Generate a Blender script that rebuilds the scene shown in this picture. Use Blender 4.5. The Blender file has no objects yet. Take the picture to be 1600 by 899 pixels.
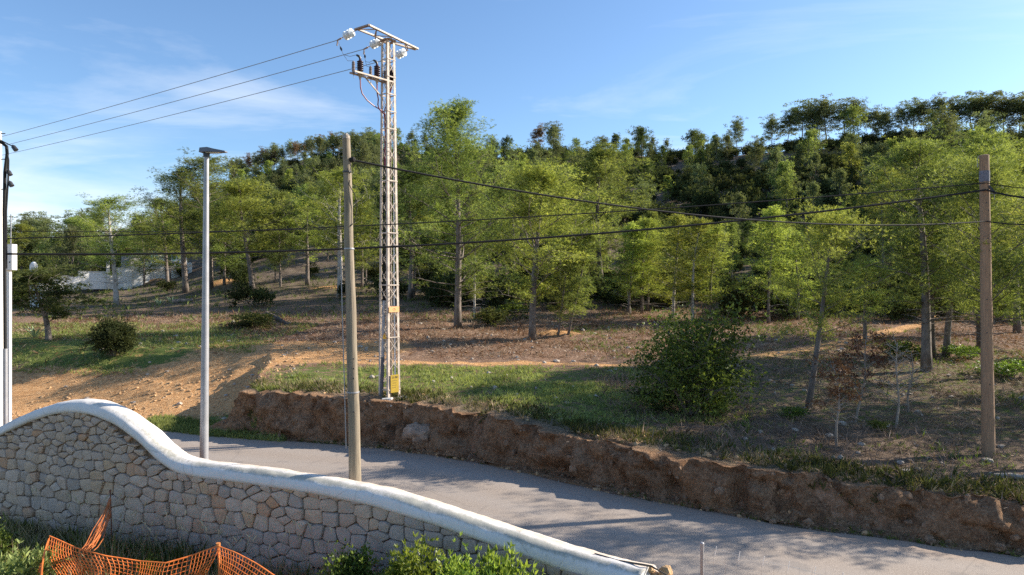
import bpy, bmesh, math, random
import numpy as np
from mathutils import Vector, Matrix
random.seed(7)
rng = np.random.default_rng(7)
sc = bpy.context.scene
col = sc.collection
R = math.radians

# ------------------------------------------------------------------ camera, world, sun
CAMZ = 5.0; FPX = 1067.0; CU, CV = 800.0, 449.5
cam_d = bpy.data.cameras.new("camera"); cam = bpy.data.objects.new("camera", cam_d); col.objects.link(cam)
cam.location = (0, 0, CAMZ); cam.rotation_euler = (R(90), 0, 0)
cam_d.sensor_width = 36; cam_d.lens = 24.0; cam_d.clip_start = 0.1; cam_d.clip_end = 6000
sc.camera = cam

SUN_EL = R(27); SUN_AZ = math.atan2(0.29, 1.0)          # direction to the sun in plan, from +X towards +Y
sun_dir = Vector((math.cos(SUN_EL)*math.cos(SUN_AZ), math.cos(SUN_EL)*math.sin(SUN_AZ), math.sin(SUN_EL)))
sd = bpy.data.lights.new("sun", 'SUN'); sd.energy = 5.0; sd.angle = R(0.5); sd.color = (1.0, 0.91, 0.78)
so = bpy.data.objects.new("sun", sd); col.objects.link(so)
so.rotation_euler = (-sun_dir).to_track_quat('-Z', 'Y').to_euler()
so.location = (30, 10, 40)

w = bpy.data.worlds.new("World"); sc.world = w; w.use_nodes = True
nt = w.node_tree; nt.nodes.clear()
def wn(t, **k):
    n = nt.nodes.new(t)
    for a, b in k.items(): setattr(n, a, b)
    return n
wo = wn('ShaderNodeOutputWorld'); bg = wn('ShaderNodeBackground'); bg.inputs['Strength'].default_value = 0.105
sky = wn('ShaderNodeTexSky', sky_type='NISHITA', sun_disc=False, sun_elevation=SUN_EL, sun_rotation=R(90)-SUN_AZ,
         altitude=50, air_density=1.0, dust_density=0.6, ozone_density=2.2)
tc = wn('ShaderNodeTexCoord'); sep = wn('ShaderNodeSeparateXYZ')
nt.links.new(tc.outputs['Generated'], sep.inputs[0])
zz = wn('ShaderNodeMath', operation='MAXIMUM'); zz.inputs[1].default_value = 0.0
nt.links.new(sep.outputs['Z'], zz.inputs[0])
za = wn('ShaderNodeMath', operation='ADD'); za.inputs[1].default_value = 0.12
nt.links.new(zz.outputs[0], za.inputs[0])
dx = wn('ShaderNodeMath', operation='DIVIDE'); dy = wn('ShaderNodeMath', operation='DIVIDE')
nt.links.new(sep.outputs['X'], dx.inputs[0]); nt.links.new(za.outputs[0], dx.inputs[1])
nt.links.new(sep.outputs['Y'], dy.inputs[0]); nt.links.new(za.outputs[0], dy.inputs[1])
cmb = wn('ShaderNodeCombineXYZ'); nt.links.new(dx.outputs[0], cmb.inputs[0]); nt.links.new(dy.outputs[0], cmb.inputs[1])
mp = wn('ShaderNodeMapping'); mp.inputs['Rotation'].default_value = (0, 0, R(18)); mp.inputs['Scale'].default_value = (0.28, 0.62, 1); mp.inputs['Location'].default_value = (0.25, 0.7, 0)
nt.links.new(cmb.outputs[0], mp.inputs[0])
cn = wn('ShaderNodeTexNoise'); cn.inputs['Scale'].default_value = 1.5; cn.inputs['Detail'].default_value = 9; cn.inputs['Roughness'].default_value = 0.58; cn.inputs['Distortion'].default_value = 0.7
nt.links.new(mp.outputs[0], cn.inputs[0])
cr = wn('ShaderNodeMapRange'); cr.inputs[1].default_value = 0.53; cr.inputs[2].default_value = 0.85; cr.inputs[3].default_value = 0; cr.inputs[4].default_value = 0.7
nt.links.new(cn.outputs[0], cr.inputs[0])
hz = wn('ShaderNodeMapRange'); hz.inputs[1].default_value = 0.0; hz.inputs[2].default_value = 0.45; hz.inputs[3].default_value = 1.5; hz.inputs[4].default_value = 0.75
nt.links.new(sep.outputs['Z'], hz.inputs[0])
cm_ = wn('ShaderNodeMath', operation='MULTIPLY', use_clamp=True); nt.links.new(cr.outputs[0], cm_.inputs[0]); nt.links.new(hz.outputs[0], cm_.inputs[1])
tint = wn('ShaderNodeMix', data_type='RGBA', blend_type='MULTIPLY'); tint.inputs[0].default_value = 1.0
tint.inputs[7].default_value = (0.82, 0.95, 1.07, 1)
nt.links.new(sky.outputs[0], tint.inputs[6])
mx = wn('ShaderNodeMix', data_type='RGBA'); mx.inputs[7].default_value = (5.6, 5.9, 6.3, 1)
nt.links.new(cm_.outputs[0], mx.inputs[0]); nt.links.new(tint.outputs[2], mx.inputs[6])
# low bank of thin cloud near the western horizon
lc = wn('ShaderNodeTexNoise'); lc.inputs['Scale'].default_value = 2.6; lc.inputs['Detail'].default_value = 7; lc.inputs['Roughness'].default_value = 0.55
lm = wn('ShaderNodeMapping'); lm.inputs['Scale'].default_value = (1, 1, 4.5); lm.inputs['Location'].default_value = (0.4, 0.1, 0.3); nt.links.new(tc.outputs['Generated'], lm.inputs[0]); nt.links.new(lm.outputs[0], lc.inputs[0])
ls = wn('ShaderNodeMapRange'); ls.inputs[1].default_value = 0.36; ls.inputs[2].default_value = 0.60; nt.links.new(lc.outputs[0], ls.inputs[0])
lz = wn('ShaderNodeMapRange'); lz.inputs[1].default_value = 0.24; lz.inputs[2].default_value = 0.10; nt.links.new(sep.outputs['Z'], lz.inputs[0])
lx = wn('ShaderNodeMapRange'); lx.inputs[1].default_value = -0.18; lx.inputs[2].default_value = -0.62; nt.links.new(sep.outputs['X'], lx.inputs[0])
l1 = wn('ShaderNodeMath', operation='MULTIPLY'); l2 = wn('ShaderNodeMath', operation='MULTIPLY'); l3 = wn('ShaderNodeMath', operation='MULTIPLY'); l3.inputs[1].default_value = 0.8
nt.links.new(ls.outputs[0], l1.inputs[0]); nt.links.new(lz.outputs[0], l1.inputs[1]); nt.links.new(l1.outputs[0], l2.inputs[0]); nt.links.new(lx.outputs[0], l2.inputs[1]); nt.links.new(l2.outputs[0], l3.inputs[0])
mx2 = wn('ShaderNodeMix', data_type='RGBA'); mx2.inputs[7].default_value = (6.0, 6.3, 6.8, 1)
nt.links.new(l3.outputs[0], mx2.inputs[0]); nt.links.new(mx.outputs[2], mx2.inputs[6])
nt.links.new(mx2.outputs[2], bg.inputs[0]); nt.links.new(bg.outputs[0], wo.inputs[0])

sc.view_settings.view_transform = 'Standard'; sc.view_settings.look = 'None'
sc.view_settings.exposure = 0.95; sc.view_settings.gamma = 1.0
sc.cycles.use_denoising = False
sc.cycles.max_bounces = 6; sc.cycles.diffuse_bounces = 4; sc.cycles.glossy_bounces = 2; sc.cycles.transmission_bounces = 3

# ------------------------------------------------------------------ numpy noise
_T = rng.random((256, 256))
def vn(x, y, s=0):
    x = np.asarray(x, float)+s*17.3; y = np.asarray(y, float)+s*9.7
    xi = np.floor(x).astype(int); yi = np.floor(y).astype(int)
    fx = x-xi; fy = y-yi; fx = fx*fx*(3-2*fx); fy = fy*fy*(3-2*fy)
    a = _T[xi & 255, yi & 255]; b = _T[(xi+1) & 255, yi & 255]; c = _T[xi & 255, (yi+1) & 255]; d = _T[(xi+1) & 255, (yi+1) & 255]
    return (a*(1-fx)+b*fx)*(1-fy)+(c*(1-fx)+d*fx)*fy
def fbm(x, y, s=0, o=4):
    t = 0; a = 0.5; f = 1.0
    for k in range(o):
        t = t+a*(vn(np.asarray(x)*f, np.asarray(y)*f, s+k*3)-0.5)*2; a *= 0.5; f *= 2.03
    return t
def sst(a, b, x):
    t = np.clip((np.asarray(x, float)-a)/(b-a), 0, 1); return t*t*(3-2*t)

# ------------------------------------------------------------------ ground shape
FX = np.array([-90, -60, -40, -24, -18, -13.2, -10.3, -7.4, -3.9, -0.73, 1.65, 3.13, 5.7, 8.2, 9.4, 11.5, 14, 20, 40, 80.])
FY = np.array([46, 38, 31.5, 27.4, 26, 24.9, 23.5, 22.6, 21.5, 19.7, 17.8, 16.8, 15.3, 14.4, 14.0, 13.2, 12.2, 9.0, -3, -30.])
_gx = np.linspace(-90, 80, 3401); _gy = np.interp(_gx, FX, FY)
_k = np.hanning(41); _k /= _k.sum(); _gy = np.convolve(np.pad(_gy, 20, mode='edge'), _k, mode='valid')
_gs = np.gradient(_gy, _gx)
def Ff(X): return np.interp(X, _gx, _gy)
def Fs(X): return np.interp(X, _gx, _gs)
WXc = np.array([-40, -16, -13, -9.75, -7.2, -5.04, -2.4, 0, 1.7, 3.0, 6, 12.])
WYc = np.array([21, 15.0, 14.1, 13.0, 12.1, 11.35, 10.3, 9.1, 7.8, 6.6, 3.6, -4.])
_wx = np.linspace(-40, 12, 2601); _wy = np.interp(_wx, WXc, WYc)
_k2 = np.hanning(61); _k2 /= _k2.sum(); _wy = np.convolve(np.pad(_wy, 30, mode='edge'), _k2, mode='valid')
def Wf(X): return np.interp(X, _wx, _wy)
def zroad(X): return -0.03*np.clip(X, 0, 25)
RU = [-700, 0, 100, 200, 300, 360, 450, 560, 700, 850, 1000, 1100, 1200, 1300, 1500, 1600, 1800, 2300]
RV = [415, 408, 404, 390, 335, 296, 256, 240, 244, 243, 248, 246, 234, 226, 222, 218, 218, 260]
RR = [260, 230, 230, 225, 215, 210, 200, 190, 180, 175, 165, 155, 145, 135, 125, 120, 110, 100]
MOUNDS = [(215, 585, .55, 2.6, 1.3), (345, 462, .8, 2.6, 1.6), (240, 447, .7, 1.6, 1.3), (400, 510, .45, 1.8, .8), (870, 527, .35, 1.6, .8), (1215, 528, .3, 1.2, .8), (520, 470, .4, 3, 1.2)]
def Yplane(v): return 5.065/((v-CV)/FPX+0.065)
_M = [((u-CU)/FPX*Yplane(v), Yplane(v), a, sx, sy) for u, v, a, sx, sy in MOUNDS]
def upper(X, Y):
    U = 1.3+0.065*(np.minimum(Y, 45)-21)-0.03*np.clip(X, 0, 15)*np.clip(1-(Y-18)/20, 0, 1)
    for mx_, my_, a, sx, sy in _M: U = U+a*np.exp(-((X-mx_)/sx)**2-((Y-my_)/sy)**2)
    Yc = np.maximum(Y, 1.0); uu = CU+FPX*np.clip(X/Yc, -1.4, 1.4)
    Rr = np.interp(uu, RU, RR); Tv = np.interp(uu, RU, RV); zr = 5+(CV-Tv)/FPX*Rr
    x = np.clip((Yc-45)/(Rr-45), 0, 1); S = x**1.3
    U = U+(zr-2.86)*S-0.1*np.clip(Yc-Rr, 0, 160)
    U = U+1.8*fbm(X/17, Y/17, 5)*np.clip(S*4, 0, 1)+0.10*fbm(X/1.8, Y/1.8, 2)+0.05*fbm(X/.5, Y/.5, 8, 2)*(Y < 45)
    return U
def bankw(X): return 0.55+6.5*(1-sst(-11.2, -8.6, X))
def h(X, Y):
    X = np.asarray(X, float); Y = np.asarray(Y, float)
    d = (Y-Ff(X))/np.sqrt(1+Fs(X)**2)
    j = (0.35*fbm(X/2.2, Y/3.0, 1)+0.12*fbm(X/.5, Y/.7, 4))*(X > -12)
    t = sst(0.02, 1, (d+j)/bankw(X))
    zr = zroad(X)
    near = sst(0.12, -0.12, Y-Wf(X))*0+sst(-0.10, 0.12, Wf(X)-Y)
    gz = 0.52+0.10*fbm(X/1.5, Y/1.5, 9)-0.02*np.clip(9-Y, 0, 60)
    gz = gz+(zr-gz)*sst(1.8, 3.5, X)*0.7
    low = zr*(1-near)+gz*near
    verge = (0.05*fbm(X/.9, Y/.9, 6)+0.02)*sst(-0.6, 0.0, d)+(0.05+0.05*fbm(X/.7, Y/.7, 3))*sst(-6.1, -6.7, d)*(1-near)
    up = upper(X, Y)
    rough = sst(-8.5, -11, X)*sst(-.3, .8, d)*sst(8, 6, d)
    up = up+rough*(.22*np.abs(fbm(X/1.3, Y/1.0, 71, 3))+.10*fbm(X/.35, Y/.3, 72, 2)-.10*np.exp(-((np.mod(X*.35+Y*.9, 1.7)-.85)/.14)**2)*sst(-1, 1, fbm(X/3, Y/3, 73)*2+.6))
    z = (low+verge)*(1-t)+np.where(t > 0, up, 0)*t
    return z
def h1(x, y): return float(h(np.array([x]), np.array([y]))[0])
def ground_at(u, v):
    Y = np.exp(np.linspace(math.log(8), math.log(420), 5000)); X = (u-CU)/FPX*Y; Z = CAMZ-(v-CV)/FPX*Y
    hit = np.nonzero(h(X, Y) >= Z)[0]
    i = hit[0] if len(hit) else len(Y)-1
    return float(X[i]), float(Y[i]), float(h(X[i:i+1], Y[i:i+1])[0])
def P(u, v, Y): return Vector(((u-CU)/FPX*Y, Y, CAMZ-(v-CV)/FPX*Y))

# ------------------------------------------------------------------ materials
def mat(name):
    m = bpy.data.materials.new(name); m.use_nodes = True
    return m, m.node_tree, m.node_tree.nodes['Principled BSDF']
def N(t, ty, **k):
    n = t.nodes.new(ty)
    for a, b in k.items(): setattr(n, a, b)
    return n
def noise(t, scale, detail=5, rough=.55, vec=None, dist=0):
    n = N(t, 'ShaderNodeTexNoise'); n.inputs['Scale'].default_value = scale; n.inputs['Detail'].default_value = detail
    n.inputs['Roughness'].default_value = rough; n.inputs['Distortion'].default_value = dist
    if vec is None:
        c = N(t, 'ShaderNodeTexCoord'); vec = c.outputs['Object']
    t.links.new(vec, n.inputs['Vector']); return n.outputs['Fac']
def ramp(t, fac, stops):
    r = N(t, 'ShaderNodeValToRGB'); e = r.color_ramp.elements
    while len(e) < len(stops): e.new(0.5)
    for i, (p, c) in enumerate(stops): e[i].position = p; e[i].color = (*c, 1) if len(c) == 3 else c
    t.links.new(fac, r.inputs[0]); return r.outputs[0]
def mix(t, fac, a, b, mode='MIX'):
    m = N(t, 'ShaderNodeMix', data_type='RGBA', blend_type=mode)
    for s, v in ((0, fac), (6, a), (7, b)):
        if hasattr(v, 'links') or hasattr(v, 'is_linked'): t.links.new(v, m.inputs[s])
        elif s == 0: m.inputs[0].default_value = v
        else: m.inputs[s].default_value = (*v, 1)
    return m.outputs[2]
def mrange(t, v, a, b, c=0., d=1.):
    m = N(t, 'ShaderNodeMapRange'); t.links.new(v, m.inputs[0])
    for i, q in enumerate((a, b, c, d)): m.inputs[i+1].default_value = q
    return m.outputs[0]
def bump(t, p, hgt, st=.5, dist=.02):
    b = N(t, 'ShaderNodeBump'); b.inputs['Strength'].default_value = st; b.inputs['Distance'].default_value = dist
    t.links.new(hgt, b.inputs['Height']); t.links.new(b.outputs[0], p.inputs['Normal'])
def attr(t, name):
    a = N(t, 'ShaderNodeAttribute'); a.attribute_name = name; return a.outputs['Fac']
def orand(t):
    o = N(t, 'ShaderNodeObjectInfo'); return o.outputs['Random']
def simple(name, c, rough=.7, metal=0, var=.25, sc_=8, bs=.3, bd=.01):
    m, t, p = mat(name)
    f = noise(t, sc_, 6)
    a = tuple(x*(1-var) for x in c); b = tuple(min(1, x*(1+var)) for x in c)
    t.links.new(ramp(t, f, [(.3, a), (.7, b)]), p.inputs['Base Color'])
    p.inputs['Roughness'].default_value = rough; p.inputs['Metallic'].default_value = metal
    if bs: bump(t, p, noise(t, sc_*6, 4), bs, bd)
    return m

def leafmat(name, dark, light, transl=.35, rough=.6):
    m, t, p = mat(name)
    f = attr(t, 'tone'); r = orand(t)
    c = ramp(t, f, [(.0, dark), (1., light)])
    hsv = N(t, 'ShaderNodeHueSaturation'); t.links.new(c, hsv.inputs['Color'])
    t.links.new(mrange(t, r, 0, 1, .485, .515), hsv.inputs['Hue']); t.links.new(mrange(t, r, 0, 1, .8, 1.2), hsv.inputs['Value'])
    p.inputs['Roughness'].default_value = rough; p.inputs['Specular IOR Level'].default_value = .12 if rough > .55 else .3
    t.links.new(hsv.outputs[0], p.inputs['Base Color'])
    tr = N(t, 'ShaderNodeBsdfTranslucent')
    br = mix(t, 1., hsv.outputs[0], (1.25, 1.2, .6), 'MULTIPLY'); t.links.new(br, tr.inputs[0])
    ms = N(t, 'ShaderNodeMixShader'); ms.inputs[0].default_value = transl
    t.links.new(p.outputs[0], ms.inputs[1]); t.links.new(tr.outputs[0], ms.inputs[2])
    t.links.new(ms.outputs[0], t.nodes['Material Output'].inputs[0])
    return m
LEAF = {
 'bright': leafmat('pine_needles_bright', (.12, .16, .04), (.46, .51, .15), .5),
 'mid': leafmat('pine_needles_mid', (.09, .13, .04), (.34, .395, .13), .48),
 'dark': leafmat('pine_needles_dark', (.045, .07, .022), (.13, .16, .05), .38),
 'grey': leafmat('pine_needles_hill', (.09, .115, .055), (.26, .29, .14), .4),
 'brown': leafmat('pine_needles_dry', (.13, .09, .05), (.30, .19, .12), .35),
 'juniper': leafmat('juniper_foliage', (.04, .055, .018), (.14, .15, .05), .3, .8),
 'deep': leafmat('dense_shrub_leaves', (.03, .042, .018), (.10, .115, .045), .3, .95),
 'mastic': leafmat('mastic_leaves', (.045, .08, .018), (.22, .30, .065), .38, .5),
 'laurel': leafmat('laurel_leaves', (.06, .11, .015), (.36, .45, .09), .4, .4),
 'weed': leafmat('weed_leaves', (.06, .09, .02), (.20, .25, .07), .35),
 'grass': leafmat('grass_blades', (.13, .16, .05), (.38, .42, .16), .42),
 'straw': leafmat('dry_grass_blades', (.20, .155, .09), (.52, .43, .28), .35),
 'chip': leafmat('wood_chips', (.14, .09, .06), (.50, .37, .27), .1),
 'twig': leafmat('ground_twigs', (.10, .065, .048), (.40, .29, .21), .1),
 'dead': leafmat('dead_brown_leaves', (.10, .05, .028), (.26, .14, .08), .25),
}
def barkmat(name, a, b, s=9):
    m, t, p = mat(name)
    c = N(t, 'ShaderNodeTexCoord'); mp_ = N(t, 'ShaderNodeMapping'); mp_.inputs['Scale'].default_value = (1, 1, .25)
    t.links.new(c.outputs['Object'], mp_.inputs[0])
    f = noise(t, s, 7, .65, mp_.outputs[0]); t.links.new(ramp(t, f, [(.3, a), (.68, b)]), p.inputs['Base Color'])
    p.inputs['Roughness'].default_value = .9; bump(t, p, f, .9, .05); return m
BARK = barkmat('pine_bark', (.075, .06, .05), (.27, .22, .185))
BARK_L = barkmat('pale_bark', (.25, .21, .17), (.55, .5, .44))
BARK_D = barkmat('dark_bark', (.05, .038, .03), (.17, .13, .10))

# ground
def ground_mat():
    m, t, p = mat('earth_litter_and_grass')
    fine = noise(t, 9, 8, .7); mid = noise(t, 1.1, 6, .6); big = noise(t, .22, 4, .5); vf = noise(t, 40, 4, .7)
    litter = ramp(t, fine, [(.30, (.10, .06, .04)), (.5, (.27, .17, .115)), (.68, (.48, .345, .25))])
    litter = mix(t, mrange(t, mid, .38, .62), litter, (.23, .135, .085))
    dirt = ramp(t, fine, [(.30, (.33, .15, .06)), (.5, (.60, .33, .145)), (.70, (.76, .49, .26))])
    grass = ramp(t, vf, [(.3, (.07, .095, .025)), (.6, (.15, .19, .05)), (.8, (.27, .27, .10))])
    bank = ramp(t, fine, [(.25, (.15, .08, .045)), (.5, (.33, .19, .11)), (.75, (.52, .36, .25))])
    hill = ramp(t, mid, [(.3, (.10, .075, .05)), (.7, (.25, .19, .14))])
    def gate(a, nz, wd=.28):
        s = N(t, 'ShaderNodeMath', operation='ADD'); t.links.new(attr(t, a), s.inputs[0]); t.links.new(nz, s.inputs[1])
        return mrange(t, s.outputs[0], 1.0-wd/2, 1.0+wd/2)
    c = mix(t, attr(t, 'hill'), litter, hill)  # hill weight also carries the shade painted on the right terrace
    c = mix(t, gate('dirt', mid), c, dirt)
    c = mix(t, gate('grass', mrange(t, noise(t, 3.1, 7, .7), .2, .8)), c, grass)
    c = mix(t, attr(t, 'bank'), c, bank)
    t.links.new(c, p.inputs['Base Color']); p.inputs['Roughness'].default_value = .95; p.inputs['Specular IOR Level'].default_value = .1
    ad = N(t, 'ShaderNodeMath', operation='ADD'); t.links.new(fine, ad.inputs[0]); t.links.new(vf, ad.inputs[1])
    bump(t, p, ad.outputs[0], .8, .07); return m
GROUND = ground_mat()
def bank_mat():
    m, t, p = mat('cut_clay_bank')
    c = N(t, 'ShaderNodeTexCoord'); mp_ = N(t, 'ShaderNodeMapping'); mp_.inputs['Scale'].default_value = (.5, .5, 2.2); t.links.new(c.outputs['Object'], mp_.inputs[0])
    st = noise(t, 1.6, 7, .6, mp_.outputs[0], .6); fine = noise(t, 14, 8, .75); big = noise(t, .8, 4)
    a = ramp(t, fine, [(.28, (.065, .035, .02)), (.5, (.25, .14, .078)), (.70, (.52, .34, .205))])
    b = ramp(t, fine, [(.25, (.13, .075, .042)), (.55, (.34, .215, .13)), (.8, (.58, .42, .28))])
    cc = mix(t, mrange(t, st, .40, .56), a, b)
    cc = mix(t, mrange(t, noise(t, 2.2, 6, .65), .52, .66, 0, .75), cc, (.085, .05, .03))  # random dark patches, painted in as shadowed hollows of the face
    cc = mix(t, mrange(t, big, .45, .68, 0, .6), cc, ramp(t, fine, [(.3, (.20, .095, .045)), (.7, (.50, .28, .145))]))
    sg = N(t, 'ShaderNodeMath', operation='ADD'); t.links.new(attr(t, 'litter'), sg.inputs[0]); t.links.new(noise(t, 2.5, 6, .7), sg.inputs[1])
    lt = ramp(t, fine, [(.28, (.08, .06, .04)), (.5, (.17, .13, .085)), (.72, (.36, .29, .2))])
    cc = mix(t, mrange(t, sg.outputs[0], .9, 1.15), cc, lt)
    t.links.new(cc, p.inputs['Base Color']); p.inputs['Roughness'].default_value = .97; p.inputs['Specular IOR Level'].default_value = .1
    bump(t, p, fine, 1., .09); return m
BANK = bank_mat()
def road_mat():
    m, t, p = mat('dusty_asphalt')
    v = N(t, 'ShaderNodeTexVoronoi'); v.inputs['Scale'].default_value = 55; c = N(t, 'ShaderNodeTexCoord'); t.links.new(c.outputs['Object'], v.inputs['Vector'])
    f = noise(t, 60, 3, .8); big = noise(t, .5, 5)
    a = ramp(t, f, [(.3, (.14, .108, .09)), (.5, (.315, .255, .205)), (.70, (.57, .475, .385))])
    a = mix(t, mrange(t, v.outputs['Distance'], 0, .5, .45, 0), a, (.11, .10, .10))
    a = mix(t, mrange(t, big, .3, .7, 0, .35), a, (.31, .265, .23))
    a = mix(t, mrange(t, attr(t, 'track'), 0, 1, 0, .35), a, (.36, .32, .285)); a = mix(t, mrange(t, noise(t, 1.1, 4, .5), .60, .64, 0, .35), a, (.17, .155, .145))
    sg = N(t, 'ShaderNodeMath', operation='ADD'); t.links.new(attr(t, 'edge'), sg.inputs[0]); t.links.new(noise(t, 1.6, 7, .7), sg.inputs[1])
    a = mix(t, mrange(t, sg.outputs[0], .75, 1.25), a, ramp(t, noise(t, 25, 5, .7), [(.3, (.24, .17, .125)), (.7, (.48, .36, .27))]))
    cr_ = N(t, 'ShaderNodeTexVoronoi'); cr_.feature = 'DISTANCE_TO_EDGE'; cr_.inputs['Scale'].default_value = .35
    wv = N(t, 'ShaderNodeMix', data_type='VECTOR'); wv.inputs[0].default_value = .12
    nn = N(t, 'ShaderNodeTexNoise'); nn.inputs['Scale'].default_value = 1.6; nn.inputs['Detail'].default_value = 6; t.links.new(c.outputs['Object'], nn.inputs['Vector'])
    t.links.new(c.outputs['Object'], wv.inputs[4]); t.links.new(nn.outputs['Color'], wv.inputs[5]); t.links.new(wv.outputs[1], cr_.inputs['Vector'])
    a = mix(t, mrange(t, cr_.outputs['Distance'], .0, .006, .22, 0), a, (.08, .075, .07))
    t.links.new(a, p.inputs['Base Color']); p.inputs['Roughness'].default_value = .85; p.inputs['Specular IOR Level'].default_value = .25
    bump(t, p, f, .5, .006); return m
ROAD = road_mat()
def stone_mat():
    m, t, p = mat('fieldstone')
    r = orand(t)
    c = N(t, 'ShaderNodeTexCoord')
    base = ramp(t, r, [(0, (.50, .37, .28)), (.16, (.68, .52, .40)), (.32, (.40, .34, .30)), (.5, (.72, .52, .35)), (.64, (.53, .43, .36)), (.76, (.70, .45, .24)), (.86, (.68, .56, .46)), (.93, (.64, .31, .13)), (1., (.58, .45, .34))])
    # world-sized grain: stones keep their own coordinates
    f = noise(t, 7, 6, .65, c.outputs['Object']); g = noise(t, 45, 5, .75, c.outputs['Object'])
    cc = mix(t, mrange(t, f, .35, .7, 0, .55), base, (.30, .24, .20)); cc = mix(t, mrange(t, f, .55, .70, 0, .6), cc, (.56, .38, .23))
    cc = mix(t, mrange(t, g, .35, .75, .0, .45), cc, (.66, .56, .46))
    t.links.new(cc, p.inputs['Base Color']); p.inputs['Roughness'].default_value = .92; p.inputs['Specular IOR Level'].default_value = .15
    ad = N(t, 'ShaderNodeMath', operation='ADD'); t.links.new(f, ad.inputs[0]); t.links.new(g, ad.inputs[1])
    bump(t, p, ad.outputs[0], .8, .025); return m
STONE = stone_mat()
MORTAR = simple('dark_wall_joints', (.19, .13, .085), .95, 0, .5, 9, .8, .02)
def cap_mat():
    m, t, p = mat('limewashed_coping')
    a = noise(t, 1.3, 7, .65); b = noise(t, 22, 6, .8); d = noise(t, 4, 6, .7)
    c = mix(t, mrange(t, d, .3, .7, 0, .3), (.76, .71, .655), (.54, .49, .43))
    s = N(t, 'ShaderNodeMath', operation='ADD'); t.links.new(attr(t, 'lichen'), s.inputs[0]); t.links.new(b, s.inputs[1])
    s2 = N(t, 'ShaderNodeMath', operation='ADD'); t.links.new(s.outputs[0], s2.inputs[0]); t.links.new(mrange(t, a, .3, .7, -.25, .25), s2.inputs[1])
    c = mix(t, mrange(t, s2.outputs[0], .85, 1.2, 0, .8), c, (.30, .29, .23))
    tcx = N(t, 'ShaderNodeTexCoord'); vc = N(t, 'ShaderNodeTexVoronoi'); vc.feature = 'DISTANCE_TO_EDGE'; vc.inputs['Scale'].default_value = 1.1
    wv = N(t, 'ShaderNodeMix', data_type='VECTOR'); wv.inputs[0].default_value = .22; nn = N(t, 'ShaderNodeTexNoise'); nn.inputs['Scale'].default_value = 3; nn.inputs['Detail'].default_value = 7; t.links.new(tcx.outputs['Object'], nn.inputs['Vector'])
    t.links.new(tcx.outputs['Object'], wv.inputs[4]); t.links.new(nn.outputs['Color'], wv.inputs[5]); t.links.new(wv.outputs[1], vc.inputs['Vector'])
    c = mix(t, mrange(t, vc.outputs['Distance'], 0, .008, .5, 0), c, (.30, .27, .23))
    mpz = N(t, 'ShaderNodeMapping'); mpz.inputs['Scale'].default_value = (6, 6, .8); t.links.new(tcx.outputs['Object'], mpz.inputs[0])
    c = mix(t, mrange(t, noise(t, 1.6, 6, .65, mpz.outputs[0]), .56, .74, 0, .45), c, (.40, .37, .32))
    s3 = N(t, 'ShaderNodeMath', operation='ADD'); t.links.new(attr(t, 'ochre'), s3.inputs[0]); t.links.new(d, s3.inputs[1])
    c = mix(t, mrange(t, s3.outputs[0], .85, 1.2, 0, .55), c, (.60, .42, .25))
    t.links.new(c, p.inputs['Base Color']); p.inputs['Roughness'].default_value = .9
    ad = N(t, 'ShaderNodeMath', operation='ADD'); t.links.new(b, ad.inputs[0]); t.links.new(d, ad.inputs[1])
    bump(t, p, ad.outputs[0], .35, .012); return m
CAP = cap_mat()
def pole_mat(name, a, b, c3):
    m, t, p = mat(name)
    c = N(t, 'ShaderNodeTexCoord'); mp_ = N(t, 'ShaderNodeMapping'); mp_.inputs['Scale'].default_value = (1, 1, .05); t.links.new(c.outputs['Object'], mp_.inputs[0])
    f = noise(t, 45, 7, .7, mp_.outputs[0]); g = noise(t, 1.4, 5, .6)
    cc = ramp(t, f, [(.3, a), (.65, b)]); cc = mix(t, mrange(t, g, .4, .7, 0, .6), cc, c3)
    t.links.new(cc, p.inputs['Base Color']); p.inputs['Roughness'].default_value = .85; bump(t, p, f, .7, .01); return m
WOOD_A = pole_mat('weathered_pole_wood', (.11, .085, .06), (.36, .29, .205), (.23, .20, .14))
WOOD_B = pole_mat('brown_pole_wood', (.17, .105, .065), (.40, .255, .15), (.28, .18, .115))
GALV = simple('galvanised_grey', (.33, .33, .345), .5, .3, .12, 5, .1)
PYL = simple('pylon_steel_weathered', (.50, .41, .33), .6, .0, .36, 5, .15)
PYLT = simple('pylon_steel_brown', (.30, .21, .16), .65, .0, .3, 5, .15)
BLACK = simple('black_cable_rubber', (.015, .014, .014), .9, 0, .2, 9, 0)
DARK = simple('dark_grey_fitting', (.05, .05, .052), .5, .2, .2, 9, .1)
MAROON = simple('bushing_maroon', (.05, .022, .022), .3, 0, .3, 9, 0)
REDC = simple('red_cable', (.22, .03, .05), .45, 0, .2, 9, 0)
CONC = simple('pale_concrete', (.60, .57, .52), .9, 0, .15, 6, .4)
WHITE = simple('white_render', (.80, .78, .74), .9, 0, .06, 2, .2)
YEL = simple('yellow_plate', (.42, .28, .025), .5, 0, .12, 9, 0)
ORP = simple('orange_plate', (.85, .42, .17), .5, 0, .12, 30, 0)
ORN = simple('orange_netting', (.80, .20, .04), .55, 0, .3, 9, 0)
RUST = simple('rusty_steel', (.16, .065, .04), .8, 0, .4, 20, .3)
GLASSW = simple('glass_insulator_white', (.82, .86, .88), .12, 0, .04, 9, 0)
WINDOW = simple('window_blue_glass', (.14, .30, .36), .1, 0, .1, 3, 0)
GREYW = simple('grey_block', (.36, .34, .33), .9, 0, .15, 6, .3)
TILE = simple('clay_tile', (.5, .25, .13), .8, 0, .2, 6, .3)
PALEROCK = simple('pale_limestone', (.45, .38, .31), .95, 0, .3, 7, 1., .04)
ORANGEROCK = simple('ochre_rubble', (.52, .33, .17), .95, 0, .35, 9, 1., .03)

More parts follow.
